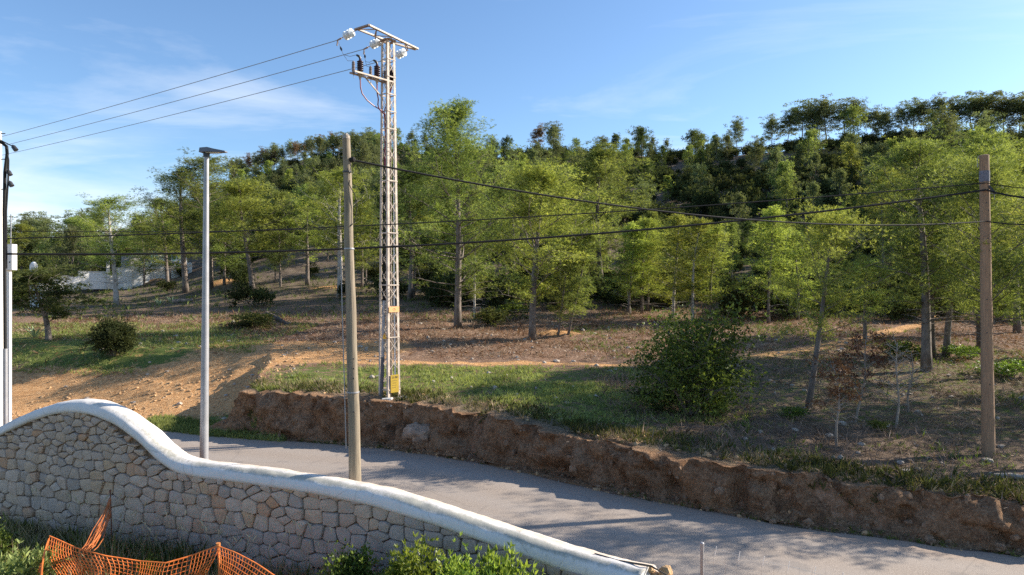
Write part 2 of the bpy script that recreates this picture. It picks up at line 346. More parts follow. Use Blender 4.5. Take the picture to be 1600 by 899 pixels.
# ------------------------------------------------------------------ builders
def tag(o, label=None, cat=None, group=None, kind=None):
    if label: o['label'] = label
    if cat: o['category'] = cat
    if group: o['group'] = group
    if kind: o['kind'] = kind
    return o
def link(o, parent=None):
    col.objects.link(o)
    if parent is not None: o.parent = parent
    return o
def thing(name, loc, label, cat, group=None, rz=0):
    o = bpy.data.objects.new(name, None); col.objects.link(o); o.location = loc; o.rotation_euler.z = rz
    return tag(o, label, cat, group)
def mesh_np(name, V, F, smooth=False, attrs=None, mats=()):
    """V (n,3), F (m,3) or (m,4)"""
    V = np.asarray(V, np.float32); F = np.asarray(F, np.int32)
    me = bpy.data.meshes.new(name); k = F.shape[1]
    me.vertices.add(len(V)); me.vertices.foreach_set('co', V.ravel())
    me.loops.add(F.size); me.loops.foreach_set('vertex_index', F.ravel())
    me.polygons.add(len(F)); me.polygons.foreach_set('loop_start', np.arange(0, F.size, k, dtype=np.int32))
    me.polygons.foreach_set('loop_total', np.full(len(F), k, np.int32))
    me.polygons.foreach_set('use_smooth', np.full(len(F), bool(smooth)))
    for an, (dom, val) in (attrs or {}).items():
        a = me.attributes.new(an, 'FLOAT', dom); a.data.foreach_set('value', np.asarray(val, np.float32))
    for m in mats: me.materials.append(m)
    me.update(calc_edges=True); return me
class MB:
    def __init__(s): s.v = []; s.f = []; s.n = 0
    def add(s, V, F):
        V = np.asarray(V, float)
        s.v.append(V)
        for f in F: s.f.append(tuple(int(i)+s.n for i in f))
        s.n += len(V); return s
    def box(s, c, size, rot=None):
        x, y, z = [q/2 for q in size]
        V = np.array([(a, b, d) for a in (-x, x) for b in (-y, y) for d in (-z, z)])
        if rot is not None: V = V@np.array(rot.to_3x3()).T
        return s.add(V+np.array(c), [(0, 1, 3, 2), (4, 6, 7, 5), (0, 4, 5, 1), (2, 3, 7, 6), (0, 2, 6, 4), (1, 5, 7, 3)])
    def bar(s, a, b, wd, th=None, upv=(0, 0, 1)):
        a = Vector(a); b = Vector(b); d = (b-a); L = d.length; d.normalize()
        upv = Vector(upv)
        if abs(d.dot(upv)) > .97: upv = Vector((1, 0, 0))
        x = d.cross(upv).normalized(); y = x.cross(d).normalized(); th = th or wd
        rot = Matrix((x, y, d)).transposed()
        return s.box((a+b)/2, (wd, th, L), rot)
    def tube(s, pts, rad, n=8, cap=True):
        pts = [Vector(p) for p in pts]; m = len(pts)
        if not hasattr(rad, '__len__'): rad = [rad]*m
        V = []; F = []; px = None
        for i, p in enumerate(pts):
            d = (pts[min(i+1, m-1)]-pts[max(i-1, 0)]).normalized()
            if px is None: px = d.orthogonal().normalized()
            px = (px-d*px.dot(d)).normalized(); py = d.cross(px)
            for k in range(n):
                a = 2*math.pi*k/n; V.append(p+(px*math.cos(a)+py*math.sin(a))*rad[i])
        for i in range(m-1):
            for k in range(n):
                F.append((i*n+k, i*n+(k+1) % n, (i+1)*n+(k+1) % n, (i+1)*n+k))
        if cap: F.append(tuple(range(n-1, -1, -1))); F.append(tuple((m-1)*n+k for k in range(n)))
        return s.add([tuple(v) for v in V], F)
    def lathe(s, prof, c=(0, 0, 0), axis=(0, 0, 1), n=12):
        ax = Vector(axis).normalized(); px = ax.orthogonal().normalized(); py = ax.cross(px); c = Vector(c)
        V = []; F = []
        for r_, z_ in prof:
            for k in range(n):
                a = 2*math.pi*k/n; V.append(c+ax*z_+(px*math.cos(a)+py*math.sin(a))*r_)
        for i in range(len(prof)-1):
            for k in range(n): F.append((i*n+k, i*n+(k+1) % n, (i+1)*n+(k+1) % n, (i+1)*n+k))
        F.append(tuple(range(n-1, -1, -1))); F.append(tuple((len(prof)-1)*n+k for k in range(n)))
        return s.add([tuple(v) for v in V], F)
    def build(s, name, m, parent=None, smooth=False, off=(0, 0, 0)):
        me = bpy.data.meshes.new(name); V = np.concatenate(s.v)-np.array(off)
        me.from_pydata(V.tolist(), [], s.f)
        if smooth:
            me.polygons.foreach_set('use_smooth', [True]*len(me.polygons))
            try: me.set_sharp_from_angle(angle=R(40))
            except Exception: pass
        me.materials.append(m); o = bpy.data.objects.new(name, me); return link(o, parent)

# foliage blades: triangles
def tufts(C, D, size, blades, spread, wid, r, tonebase=None):
    n = len(C)
    d = D[:, None, :]+r.normal(0, spread, (n, blades, 3)); d /= np.linalg.norm(d, axis=2, keepdims=True)+1e-9
    L = (size[:, None]*r.uniform(.7, 1.15, (n, blades)))[..., None]
    q = np.cross(d, r.normal(0, 1, (n, blades, 3))); q /= np.linalg.norm(q, axis=2, keepdims=True)+1e-9
    W = wid*L
    base = C[:, None, :]+d*L*0.05
    a = base-q*W*.5+d*L*.35; b = base+q*W*.5+d*L*.35; tip = base+d*L; root = base
    V = np.stack([root, b, tip, a], 2).reshape(-1, 3)
    F = np.arange(n*blades*4).reshape(-1, 4)
    tone = (r.random(n) if tonebase is None else tonebase)[:, None]+r.normal(0, .12, (n, blades))
    return V, F, np.clip(tone, 0, 1).ravel()
def crown_mesh(name, V, F, T, m): return mesh_np(name, V, F, False, {'tone': ('FACE', T)}, [m])

def pine_proto(seed, H=9., Rc=2.5, cb=.3, nl=30, cl=6, tn=14, blades=7, blen=.2, bw=.13, rc=.42, top='round', lean=0., tr=.14, bend=.3, trunk_n=8, flat=.85, dead=6):
    r = np.random.default_rng(seed); rr = random.Random(seed)
    ns = 10; ph = rr.random()*6.28; az0 = rr.random()*6.28
    tp = []
    for i in range(ns+1):
        t = i/ns
        tp.append(Vector((lean*H*t+bend*math.sin(t*3+ph)*t*.6, bend*math.cos(t*2.6+ph)*t*.6, H*.96*t)))
    mb = MB(); mb.tube([p-Vector((0, 0, .25)) if i == 0 else p for i, p in enumerate(tp)], [tr*(1.25 if i == 0 else 1)*(1-.85*(i/ns)**1.1)+.01 for i in range(ns+1)], trunk_n)
    def at(t):
        f = t*ns; i = min(int(f), ns-1); return tp[i].lerp(tp[i+1], f-i)
    Cc = []; Rr_ = []
    for k in range(nl):
        t = cb+(1-cb)*((k+.5)/nl)**(.9 if top != 'umbrella' else .75)
        t = min(t+rr.uniform(-.02, .02), .99)
        x = (t-cb)/(1-cb)
        if top == 'round': prof = math.sin(math.pi*min(1, .18+.80*x))**.7*(.85 if x < .3 else 1)
        elif top == 'cone': prof = (1-x)**.55*.9*min(1, .7+x*1.2)+.16
        else: prof = .45+.55*math.sin(math.pi*min(1, .22+.62*x))
        L = Rc*max(prof, .14)*rr.choice((rr.uniform(.45, .8), rr.uniform(.8, 1.3)))
        az = az0+k*2.399+rr.uniform(-.5, .5)
        el = R(12+36*x+rr.uniform(-16, 24)) if top != 'umbrella' else R(16+50*x+rr.uniform(-10, 12))
        p0 = at(t); pts = [p0]; d = Vector((math.cos(az)*math.cos(el), math.sin(az)*math.cos(el), math.sin(el)))
        for s_ in range(4):
            d = (d+Vector((rr.uniform(-.22, .22), rr.uniform(-.22, .22), rr.uniform(-.05, .22)))).normalized()
            pts.append(pts[-1]+d*L/4)
        rb = max(.012, tr*.34*(1-.6*t))
        mb.tube(pts, [rb, rb*.8, rb*.6, rb*.4, rb*.2], 4 if tn > 9 else 3, False)
        for c in range(cl):
            f = 1.2+2.8*((c+.6)/cl); i = min(int(f), 3); q = pts[i].lerp(pts[i+1], f-i)
            sd_ = d.cross(Vector((0, 0, 1))).normalized()*(rr.uniform(-1, 1)*L*.33*(.4+.6*(c+1)/cl))
            e = q+sd_+Vector((0, 0, rr.uniform(-.25, .42)*L*.6))
            if tn > 9: mb.tube([q, (q+e)/2+Vector((0, 0, .05)), e], [rb*.3, rb*.22, rb*.12], 3, False)
            Cc.append(e); Rr_.append(rc*.74*rr.uniform(.5, 1.3))
    for k in range(dead):   # bare dead twigs below the crown
        t = cb*rr.uniform(.45, 1.1); p0 = at(min(t, .9)); az = rr.random()*6.28; L = Rc*rr.uniform(.2, .55)
        e = p0+Vector((math.cos(az)*L, math.sin(az)*L, rr.uniform(-.1, .3)*L)); mb.tube([p0, (p0+e)/2+Vector((0, 0, .06)), e], [.018, .012, .005], 3, False)
    Cc.append(tp[-1]); Rr_.append(rc)
    Cc = np.array([tuple(c) for c in Cc]); Rr_ = np.array(Rr_); ctone = r.uniform(0., 1., len(Cc))
    idx = np.repeat(np.arange(len(Cc)), tn); dr = r.normal(0, 1, (len(idx), 3)); dr /= np.linalg.norm(dr, axis=1, keepdims=True)
    rad = Rr_[idx]*r.random(len(idx))**.5
    off = dr*rad[:, None]; off[:, 2] *= flat
    D = off/(np.linalg.norm(off, axis=1, keepdims=True)+1e-9)+np.array([0, 0, .55])
    V, F, T = tufts(Cc[idx]+off, D/np.linalg.norm(D, axis=1, keepdims=True), blen*r.uniform(.7, 1.2, len(idx)), blades, .55, bw, r, np.clip(ctone[idx]+r.normal(0, .15, len(idx))+.35*off[:, 2]/Rr_[idx]*0, 0, 1))
    Vt = np.concatenate(mb.v)
    tm = bpy.data.meshes.new('trunk'); tm.from_pydata(Vt.tolist(), [], mb.f); tm.polygons.foreach_set('use_smooth', [True]*len(tm.polygons)); tm.materials.append(BARK)
    cm = crown_mesh('crown', V, F, T, LEAF['mid'])
    rad_ = float(np.percentile(np.hypot(V[:, 0]-np.median(V[:, 0]), V[:, 1]-np.median(V[:, 1])), 95))
    return dict(trunk=tm, crown=cm, H=float(V[:, 2].max()), R=rad_)

def shrub_proto(seed, H=1.5, Rc=1., n=900, leaf=.05, lw=.5, blades=4, stems=10, m='deep', shape='dome', open_=0., spread=.8, stem_r=.02, name='foliage', nb=5, zmin=0., rag=0.):
    r = np.random.default_rng(seed); rr = random.Random(seed); mb = MB(); ends = []
    for k in range(stems):
        az = k*2.399+rr.uniform(-.4, .4); out = Rc*math.sqrt((k+.5)/stems)*rr.uniform(.75, 1.05); top_ = H*(.95-.42*(out/Rc)**2)*rr.uniform(.8-rag, 1.05+rag*.6)
        e = Vector((math.cos(az)*out, math.sin(az)*out, top_)); m_ = Vector((e.x*.45, e.y*.45, e.z*.55))+Vector((rr.uniform(-.1, .1)*Rc, rr.uniform(-.1, .1)*Rc, 0))
        b = Vector((e.x*.08, e.y*.08, -.1)); pts = [b, b.lerp(m_, .5)+Vector((rr.uniform(-.05, .05)*Rc, rr.uniform(-.05, .05)*Rc, 0)), m_, m_.lerp(e, .5), e]
        mb.tube(pts, [stem_r, stem_r*.8, stem_r*.6, stem_r*.4, stem_r*.15], 5, False)
        for q in range(nb):
            f = rr.uniform(.45, 1.); p = m_.lerp(e, (f-.45)/.55) if f > .45 else m_
            o = p+Vector((rr.gauss(0, .22)*Rc, rr.gauss(0, .22)*Rc, rr.uniform(-.18, .16)*H)); o.z = max(o.z, .06*H)
            mb.tube([p, o], [stem_r*.3, stem_r*.1], 3, False); ends.append(o)
        ends.append(e)
    E = np.array([tuple(e) for e in ends]); ct = r.uniform(.05, .95, len(E))
    per = max(1, n//len(E)); idx = np.repeat(np.arange(len(E)), per)
    off = r.normal(0, 1, (len(idx), 3))*np.array([.15*Rc, .15*Rc, .10*H])*(1-open_*.4); C = E[idx]+off; C[:, 2] = np.maximum(C[:, 2], .02); kp = C[:, 2] > zmin*H; C = C[kp]; idx = idx[kp]
    D = C-np.array([0, 0, H*.35]); D = D/(np.linalg.norm(D, axis=1, keepdims=True)+1e-9)+np.array([0, 0, .5])
    V, F, T = tufts(C, D, leaf*r.uniform(.7, 1.3, len(C)), blades, spread, lw, r, np.clip(ct[idx]+r.normal(0, .2, len(idx)), 0, 1))
    tm = bpy.data.meshes.new('stems'); tm.from_pydata(np.concatenate(mb.v).tolist(), [], mb.f); tm.materials.append(BARK)
    cm = crown_mesh(name, V, F, T, LEAF[m])
    return dict(trunk=tm, crown=cm, H=float(V[:, 2].max()), R=float(np.percentile(np.hypot(V[:, 0], V[:, 1]), 97)))

def place(pr, loc, H, Rr_, label, cat, name, group=None, tone=None, bark=None, rz=None, ry=0., crown_name='crown', trunk_name='trunk'):
    o = bpy.data.objects.new(name, None); col.objects.link(o); o.location = loc
    s = H/pr['H']; sx = Rr_/pr['R'] if Rr_ else s; sx = min(max(sx, s*.5), s*1.9)
    o.scale = (sx, sx, s); o.rotation_euler = (0, ry, random.random()*6.28 if rz is None else rz)
    if ry: o.rotation_euler = (Matrix.Rotation(ry, 4, 'Y')@Matrix.Rotation(random.random()*6.28 if rz is None else rz, 4, 'Z')).to_euler()
    tag(o, label, cat, group)
    for key, nm in (('trunk', trunk_name), ('crown', crown_name)):
        c = bpy.data.objects.new(nm, pr[key]); col.objects.link(c); c.parent = o
        mt = bark if key == 'trunk' else (LEAF[tone] if tone else None)
        if mt is not None:
            c.material_slots[0].link = 'OBJECT'; c.material_slots[0].material = mt
    return o

# ------------------------------------------------------------------ terrain sheet
def build_ground():
    rr_ = np.concatenate([[0.4, 1.5, 3, 4.5], np.geomspace(6, 12, 90)[:-1], np.geomspace(12, 32, 250)[:-1], np.geomspace(32, 70, 130)[:-1], np.geomspace(70, 330, 120)[:-1], np.geomspace(330, 4000, 24)])
    th = np.concatenate([np.linspace(-46, 46, 480)])
    side = np.linspace(46, 314, 70)[1:-1]
    th = np.radians(np.concatenate([th, side])); nr, nth = len(rr_), len(th)
    Rg, Tg = np.meshgrid(rr_, th, indexing='ij'); X = Rg*np.sin(Tg); Y = Rg*np.cos(Tg)
    Z = h(X, Y)
    V = np.stack([X, Y, Z], 2).reshape(-1, 3)
    i = np.arange(nr-1)[:, None]; j = np.arange(nth)[None, :]; j2 = (j+1) % nth
    F = np.stack([i*nth+j, i*nth+j2, (i+1)*nth+j2, (i+1)*nth+j], 2).reshape(-1, 4)[:, ::-1]
    Xf, Yf = X.ravel(), Y.ravel()
    d = (Yf-Ff(Xf))/np.sqrt(1+Fs(Xf)**2)
    # ground cover weights (what grows or lies there) and painted terrace shade
    px = np.array([-40, -24, -14, -5.3, 5.3, 11, 18, 26, 40]); py = np.array([38, 35, 30.5, 28.9, 28.7, 31, 36, 43, 60]); pw = np.array([1.6, 1.6, 2.2, .55, .4, .5, .8, .8, .8])
    pd = np.abs(Yf-np.interp(Xf, px, py)); dirt = np.exp(-(pd/np.interp(Xf, px, pw))**2)*.95
    ramp_ = sst(-8.5, -11, Xf)*sst(-.6, .5, d)*sst(1.7, 0, d-3.2-1.8*sst(-18, -12, Xf))*.95
    broad = sst(-3.5, -6, Xf)*sst(-26, -20, Xf)*sst(29, 30.5, Yf)*sst(37, 34.5, Yf)*.72
    verge = sst(-6.0, -6.5, d)*sst(-.1, .1, Yf-Wf(Xf))*.8+sst(-.7, -.2, d)*sst(.6, .2, d)*.45
    md = sum(a*np.exp(-((Xf-x0)/sx)**2-((Yf-y0)/sy)**2)/max(a, .3)*.8 for x0, y0, a, sx, sy in _M[1:])
    dirt = np.clip(np.maximum.reduce([dirt, ramp_, broad, verge, md]), 0, 1)
    g1 = sst(.2, 1.2, d)*sst(29.5, 27.0, Yf)*sst(-10.5, -8.5, Xf)*sst(7.5, 2.5, Xf)*.56
    g2 = sst(-13, -16, Xf)*sst(0, 1.4, d-3.4-1.8*sst(-18, -12, Xf))*sst(43, 37, Yf)*.72
    g3 = sst(4, 9, Xf)*sst(3, 7, d)*sst(42, 30, Yf)*.42
    g4 = sst(.1, -.1, Yf-Wf(Xf))*.5
    g5 = .3*sst(38, 44, Yf)*sst(90, 60, Yf)
    g6 = sst(-13.5, -10, Xf)*sst(-7.5, -9.2, Xf)*sst(2.0, .8, np.abs(d-.3))*.8
    grass = np.clip(np.maximum.reduce([g1, g2, g3, g4, g5, g6])-ramp_*.8*(g6 < .1), 0, 1)
    hill_and_shade = np.maximum(sst(45, 62, Yf), .75*sst(3, 7, Xf)*sst(33, 27, Yf))  # right terrace darkened towards the hill tint, deep shade put into its colour
    bk = sst(-.15, .1, d)*sst(1.1, .5, d)*sst(-11, -9.5, Xf)
    me = mesh_np('ground', V, F, True, {'dirt': ('POINT', dirt), 'grass': ('POINT', grass), 'hill': ('POINT', hill_and_shade), 'bank': ('POINT', bk)}, [GROUND])
    tag(link(bpy.data.objects.new('ground', me)), kind='structure')
build_ground()

def build_bank():
    """the cut face beside the road, with overhangs and hollows"""
    X = np.arange(-10.6, 20, .055); n = len(X); m = 46
    Fy = Ff(X); s = Fs(X); ln = np.sqrt(1+s*s); nx = -s/ln; ny = 1/ln
    t = np.linspace(0, 1, m); V = np.zeros((n, m, 3)); lit = np.zeros((n, m))
    arc = np.cumsum(ln*.055)
    fade = sst(-10.6, -8.8, X)
    for k in range(m):
        tk = t[k]
        d = -.28+1.5*tk-.38*fade*math.sin(math.pi*min(1, tk*1.35))*0
        face = sst(.16, .50, tk)
        d = -.25+.95*tk**1.2+.35*sst(.5, 1, tk)
        zt = h(X+nx*.95, Fy+ny*.95)
        zb = h(X+nx*-.3, Fy+ny*-.3)
        z = zb+(zt-zb)*(face*.93+.07*tk)
        A = math.sin(math.pi*min(1., tk*1.0))**.6
        ph = arc+.25*z
        lump = np.abs(fbm(ph/.75, z/.6, 12, 3))*1.2-.25; pit = -np.clip(fbm(ph/.38, z/.30, 16, 3)-.12, 0, 1)*1.1
        disp = (.60*fbm(ph/2.1, z/1.6, 11, 3)+.55*lump+.60*pit+.12*fbm(ph/.14, z/.12, 13, 3))*A*fade
        over = (.20+.28*np.clip(fbm(arc/1.3, arc*0, 14), -.6, 1))*np.sin(math.pi*sst(.42, .92, tk))*fade-.25*math.sin(math.pi*min(1, tk*2.2))*np.clip(fbm(arc/2.3, z*0, 18)+.2, 0, 1)*(tk < .45)*fade
        gul = np.zeros(n)
        for gx, gw in ((-1.05, .22), (11.2, .35), (5.2, .15)): gul += np.exp(-((X-gx)/gw)**2)*.55
        dd = d-disp-over*.9+gul*A*.8-.06*(1-fade)
        V[:, k, 0] = X+nx*dd; V[:, k, 1] = Fy+ny*dd
        slump = np.clip(fbm(arc/1.6, arc*0+3, 91, 3)+.05, 0, 1)*.55*sst(.5, .95, tk)*fade*(k < m-1)
        V[:, k, 2] = z-slump+A*.10*fbm(arc/.3, z/.3, 15)+(.05 if 0 < k < m-1 else -.06)-.05*(1-fade)
        lit[:, k] = sst(.42, .95, tk)*.75+.08+sst(.2, .0, tk)*.35
    V[:, 0, 2] -= .06; V[:, -1, 2] -= .10
    i = np.arange(n-1)[:, None]; j = np.arange(m-1)[None, :]
    F = np.stack([i*m+j, (i+1)*m+j, (i+1)*m+j+1, i*m+j+1], 2).reshape(-1, 4)
    me = mesh_np('earth_bank', V.reshape(-1, 3), F, True, {'litter': ('POINT', lit.ravel())}, [BANK])
    tag(link(bpy.data.objects.new('earth_bank', me)), kind='structure')
    return V
BANKV = build_bank()

def build_road():
    X = np.arange(-80, 60, .15); Fy = Ff(X); s = Fs(X); ln = np.sqrt(1+s*s); nx = -s/ln; ny = 1/ln; n = len(X)
    ds = np.concatenate([[-.30, -.42, -.6, -.9], np.linspace(-1.2, -5.4, 18), [-5.8, -6.05, -6.2, -6.3]]); m = len(ds)
    V = np.zeros((n, m, 3)); e = np.zeros((n, m)); tk_ = np.zeros((n, m))
    for k, d in enumerate(ds):
        tk_[:, k] = max(math.exp(-((d+q_)/.38)**2) for q_ in (1.5, 2.9, 3.9, 5.2))
        jit = .16*fbm(X/.7, X*0+k*0, 21)*(1 if k < 3 or k > m-4 else 0)
        x = X+nx*(d+jit); y = Fy+ny*(d+jit)
        V[:, k, 0] = x; V[:, k, 1] = y; V[:, k, 2] = zroad(x)+.022+.03*(1-((d+3.3)/3)**2)-(.05 if k in (0, m-1) else 0)
        e[:, k] = max(0, 1-min(abs(d+.35), abs(d+6.25))/1.1)*.8
    i = np.arange(n-1)[:, None]; j = np.arange(m-1)[None, :]
    F = np.stack([i*m+j, i*m+j+1, (i+1)*m+j+1, (i+1)*m+j], 2).reshape(-1, 4)
    me = mesh_np('road', V.reshape(-1, 3), F, True, {'edge': ('POINT', e.ravel()), 'track': ('POINT', tk_.ravel())}, [ROAD])
    tag(link(bpy.data.objects.new('road', me)), kind='structure')
build_road()

# ------------------------------------------------------------------ stone wall
def build_wall():
    CUU = [-200, 0, 30, 60, 100, 130, 160, 200, 240, 260, 290, 320, 400, 500, 600, 700, 800, 900, 1000, 1035]
    CVV = [742, 670, 655, 641, 628, 624, 627, 643, 673, 695, 715, 722, 731, 745, 764, 793, 826, 860, 885, 893]
    xs = np.linspace(-14.5, 1.60, 900); ys = Wf(xs)
    us = CU+FPX*xs/ys
    cv = np.interp(us, CUU, CVV); k = np.hanning(31); k /= k.sum(); cv = np.convolve(np.pad(cv, 15, mode='edge'), k, mode='valid')
    zt = CAMZ-(cv-CV)/FPX*ys+.01
    S = np.concatenate([[0], np.cumsum(np.hypot(np.diff(xs), np.diff(ys)))]); L = S[-1]
    dxs = np.gradient(xs, S); dys = np.gradient(ys, S)
    def at(s): return np.interp(s, S, xs), np.interp(s, S, ys), np.interp(s, S, zt), np.interp(s, S, dxs), np.interp(s, S, dys)
    root = thing('stone_wall', (float(xs[450]), float(ys[450]), .4), 'curving dry stone garden wall with a humped white plastered coping beside the road', 'wall')
    ox, oy, oz = root.location
    off = np.array((ox, oy, oz))
    hw = .19
    # joints core
    ss = np.arange(0, L, .12); x, y, z, tx, ty = at(ss)
    V = []; 
    for q, (a, b, c, p, r_) in enumerate(zip(x, y, z, tx, ty)):
        l = math.hypot(p, r_); nx, ny = r_/l, -p/l           # towards the garden
        for (o, zz_) in ((hw-.03, -.1), (hw-.03, c-.13), (-hw, c-.13), (-hw, -.4)): V.append((a+nx*o, b+ny*o, zz_))
    n = len(ss); F = [(i*4+k, (i+1)*4+k, (i+1)*4+k+1, i*4+k+1) for i in range(n-1) for k in range(3)]
    F += [(0, 1, 2, 3), ((n-1)*4+3, (n-1)*4+2, (n-1)*4+1, (n-1)*4)]
    mb = MB(); mb.add(V, F); mb.build('wall_core', MORTAR, root, off=off)
    # coping
    ss = np.arange(0, L-.02, .05); x, y, z, tx, ty = at(ss); n = len(ss); m = 17
    V = np.zeros((n, m, 3)); lic = np.zeros((n, m)); och = np.zeros((n, m))
    l = np.hypot(tx, ty); nx = ty/l; ny = -tx/l
    for k in range(m):
        a = math.pi*(k/(m-1)); ca, sa = math.cos(a), math.sin(a)
        o = .240*math.copysign(abs(ca)**.8, ca); zz_ = .20*sa**.8-.0
        bmp = .022*fbm(ss/.6, ss*0+k*.25, 31)+.010*fbm(ss/.15, ss*0+k*.6, 33)
        if k in (0, m-1): bmp = bmp*0
        V[:, k, 0] = x+nx*(o+bmp*ca); V[:, k, 1] = y+ny*(o+bmp*ca); V[:, k, 2] = z-.20+zz_+bmp*sa
        rt = sst(6.5, 12, ss)
        lic[:, k] = (math.exp(-((k/(m-1)-.34)/.16)**2)*.9*(.55+.45*rt)-.12)
        och[:, k] = math.exp(-((k/(m-1)-.6)/.16)**2)*(.25+.45*rt)
    V2 = V.reshape(-1, 3); i = np.arange(n-1)[:, None]; j = np.arange(m)[None, :]; j2 = (j+1) % m
    F = np.stack([i*m+j, (i+1)*m+j, (i+1)*m+j2, i*m+j2], 2).reshape(-1, 4)
    me = mesh_np('coping', V2-off, F[:, ::-1], True, {'lichen': ('POINT', lic.ravel()), 'ochre': ('POINT', och.ravel())}, [CAP])
    bm = bmesh.new(); bm.from_mesh(me); bm.verts.ensure_lookup_table()
    bm.faces.new([bm.verts[k] for k in range(m)]); bm.faces.new([bm.verts[(n-1)*m+k] for k in range(m-1, -1, -1)]); bmesh.ops.recalc_face_normals(bm, faces=bm.faces); bm.to_mesh(me); bm.free()
    link(bpy.data.objects.new('coping', me), root)
    # stones: irregular courses, Voronoi cells on the face
    r = random.Random(5); seeds = []
    row = 0; zz_ = .28
    while zz_ < 3.0:
        rh = r.uniform(.14, .245) if zz_ < 1.9 else r.uniform(.11, .16); s = r.uniform(0, .2)
        while s < L:
            wd = r.uniform(.14, .37) if zz_ < 1.7 else r.uniform(.13, .26)
            if r.random() < .2: wd *= 1.6
            elif r.random() < .3: wd *= .58
            topz = float(min(np.interp(s+q_, S, zt) for q_ in (-.08, .1, .28, .4)))-.17
            if zz_ < topz+.12: seeds.append((s+wd/2, zz_+rh/2+r.uniform(-.022, .022)*(1+(zz_ > 1.8)), topz))
            if zz_ < topz+.1 and r.random() < .14: seeds.append((s+wd*.95, zz_+rh*r.choice((.08, .9)), topz))
            s += wd
        zz_ += rh
    P2 = [(a, b) for a, b, _ in seeds]; arr = np.array(P2)
    cells = []; KM = 2.6
    for q, (a, b, tz) in enumerate(seeds):
        poly = [(a-.35, b-.3), (a+.35, b-.3), (a+.35, b+.3), (a-.35, b+.3)]
        poly = [(p_[0], min(p_[1], tz)) for p_ in poly]
        dd = np.hypot(arr[:, 0]-a, (arr[:, 1]-b)*1.6); near = np.argsort(dd)[1:22]
        for w_ in near:
            c, e = P2[w_]; mx_, my_ = (a+c)/2, (b+e)/2; vx, vy = c-a, (e-b)*KM; out = []
            for i_ in range(len(poly)):
                p1, p2 = poly[i_], poly[(i_+1) % len(poly)]
                f1 = (p1[0]-mx_)*vx+(p1[1]-my_)*vy; f2 = (p2[0]-mx_)*vx+(p2[1]-my_)*vy
                if f1 <= 0: out.append(p1)
                if f1*f2 < 0: t_ = f1/(f1-f2); out.append((p1[0]+(p2[0]-p1[0])*t_, p1[1]+(p2[1]-p1[1])*t_))
            poly = out
            if len(poly) < 3: break
        if len(poly) < 3: continue
        A = .5*abs(sum(poly[i_][0]*poly[(i_+1) % len(poly)][1]-poly[(i_+1) % len(poly)][0]*poly[i_][1] for i_ in range(len(poly))))
        if A < .0035: continue
        cells.append(poly)
    def stone_geo(poly, s0=None):
        cx = sum(p[0] for p in poly)/len(poly); cy = sum(p[1] for p in poly)/len(poly)
        # round the corners
        pts = []
        m_ = len(poly)
        for i_ in range(m_):
            p0, p1, p2 = poly[i_-1], poly[i_], poly[(i_+1) % m_]; c_ = r.uniform(.06, .20)
            pts.append((p1[0]+(p0[0]-p1[0])*c_, p1[1]+(p0[1]-p1[1])*c_)); pts.append((p1[0]+(p2[0]-p1[0])*c_, p1[1]+(p2[1]-p1[1])*c_))
        g = r.uniform(.001, .005); pp = []
        for a, b in pts:
            dx_, dy_ = a-cx, b-cy; l_ = math.hypot(dx_, dy_)+1e-6; k_ = max(.5, (l_-g-r.uniform(0, .007))/l_); pp.append((cx+dx_*k_, cy+dy_*k_))
        n_ = len(pp); dep = r.uniform(.012, .065); tlx, tly = r.uniform(-.10, .10), r.uniform(-.10, .10); V = []
        for (kk, dz) in ((1., -.03), (.985, dep*.55), (.90, dep*.92), (.5, dep*1.02)):
            for a, b in pp:
                q_ = dz+((a-cx)*tlx+(b-cy)*tly if dz > 0 else 0)+(r.uniform(-.006, .006) if dz > 0 else 0)
                s_ = cx+(a-cx)*kk; z_ = cy+(b-cy)*kk
                wx, wy, _, px_, py_ = at(s_); l_ = math.hypot(px_, py_)
                V.append((wx+py_/l_*(hw-.0+q_), wy-px_/l_*(hw+q_), z_))
        F = [(a*n_+i_, a*n_+(i_+1) % n_, (a+1)*n_+(i_+1) % n_, (a+1)*n_+i_) for a in range(3) for i_ in range(n_)]
        F.append(tuple(3*n_+i_ for i_ in range(n_)))
        return V, F, cx, cy
    vis = []; rest = []
    for poly in cells:
        cx = sum(p[0] for p in poly)/len(poly); cy = sum(p[1] for p in poly)/len(poly)
        wx, wy = at(cx)[:2]; u = CU+FPX*wx/wy; v = CV+(CAMZ-cy)/wy*FPX
        (vis if (-15 < u < 880 and v < 905 and cy > .5) else rest).append((v, poly))
    vis.sort(key=lambda q: q[0]); rest += vis[298:]; vis = vis[:298]
    for _, poly in vis:
        V, F, cx, cy = stone_geo(poly); mb = MB(); mb.add(V, F)
        o = mb.build('stone', STONE, root, True, off=off)
        # give the stone its own origin at its middle
        c = Vector(np.mean(np.array(V), axis=0).tolist())-Vector(off.tolist())
        o.data.transform(Matrix.Translation(-c)); o.location = c
    if rest:
        mb = MB()
        for _, poly in rest:
            V, F, cx, cy = stone_geo(poly); mb.add(V, F)
        o = mb.build('stone_facing', STONE, root, True, off=off); o['kind'] = 'stuff'
    # rubble where the coping breaks off at its right end
    ex, ey, ez, tx, ty = at(L)
    for k in range(16):
        rs = r.uniform(.035, .085); f_ = r.uniform(-.02, .34); c = (ex+tx*f_+r.uniform(-.05, .13), ey+ty*f_+r.uniform(-.10, .10), ez-.04-.28*f_-r.uniform(0, .10 if k < 11 else .4))
        bm = bmesh.new(); bmesh.ops.create_icosphere(bm, subdivisions=2, radius=rs)
        for v in bm.verts: v.co *= 1+r.uniform(-.22, .22)
        me = bpy.data.meshes.new('broken_stone'); bm.to_mesh(me); bm.free(); me.materials.append(ORANGEROCK if k % 3 else PALEROCK)
        o = bpy.data.objects.new('broken_stone', me); link(o, root); o.location = Vector(c)-Vector(off.tolist())
    mb = MB()
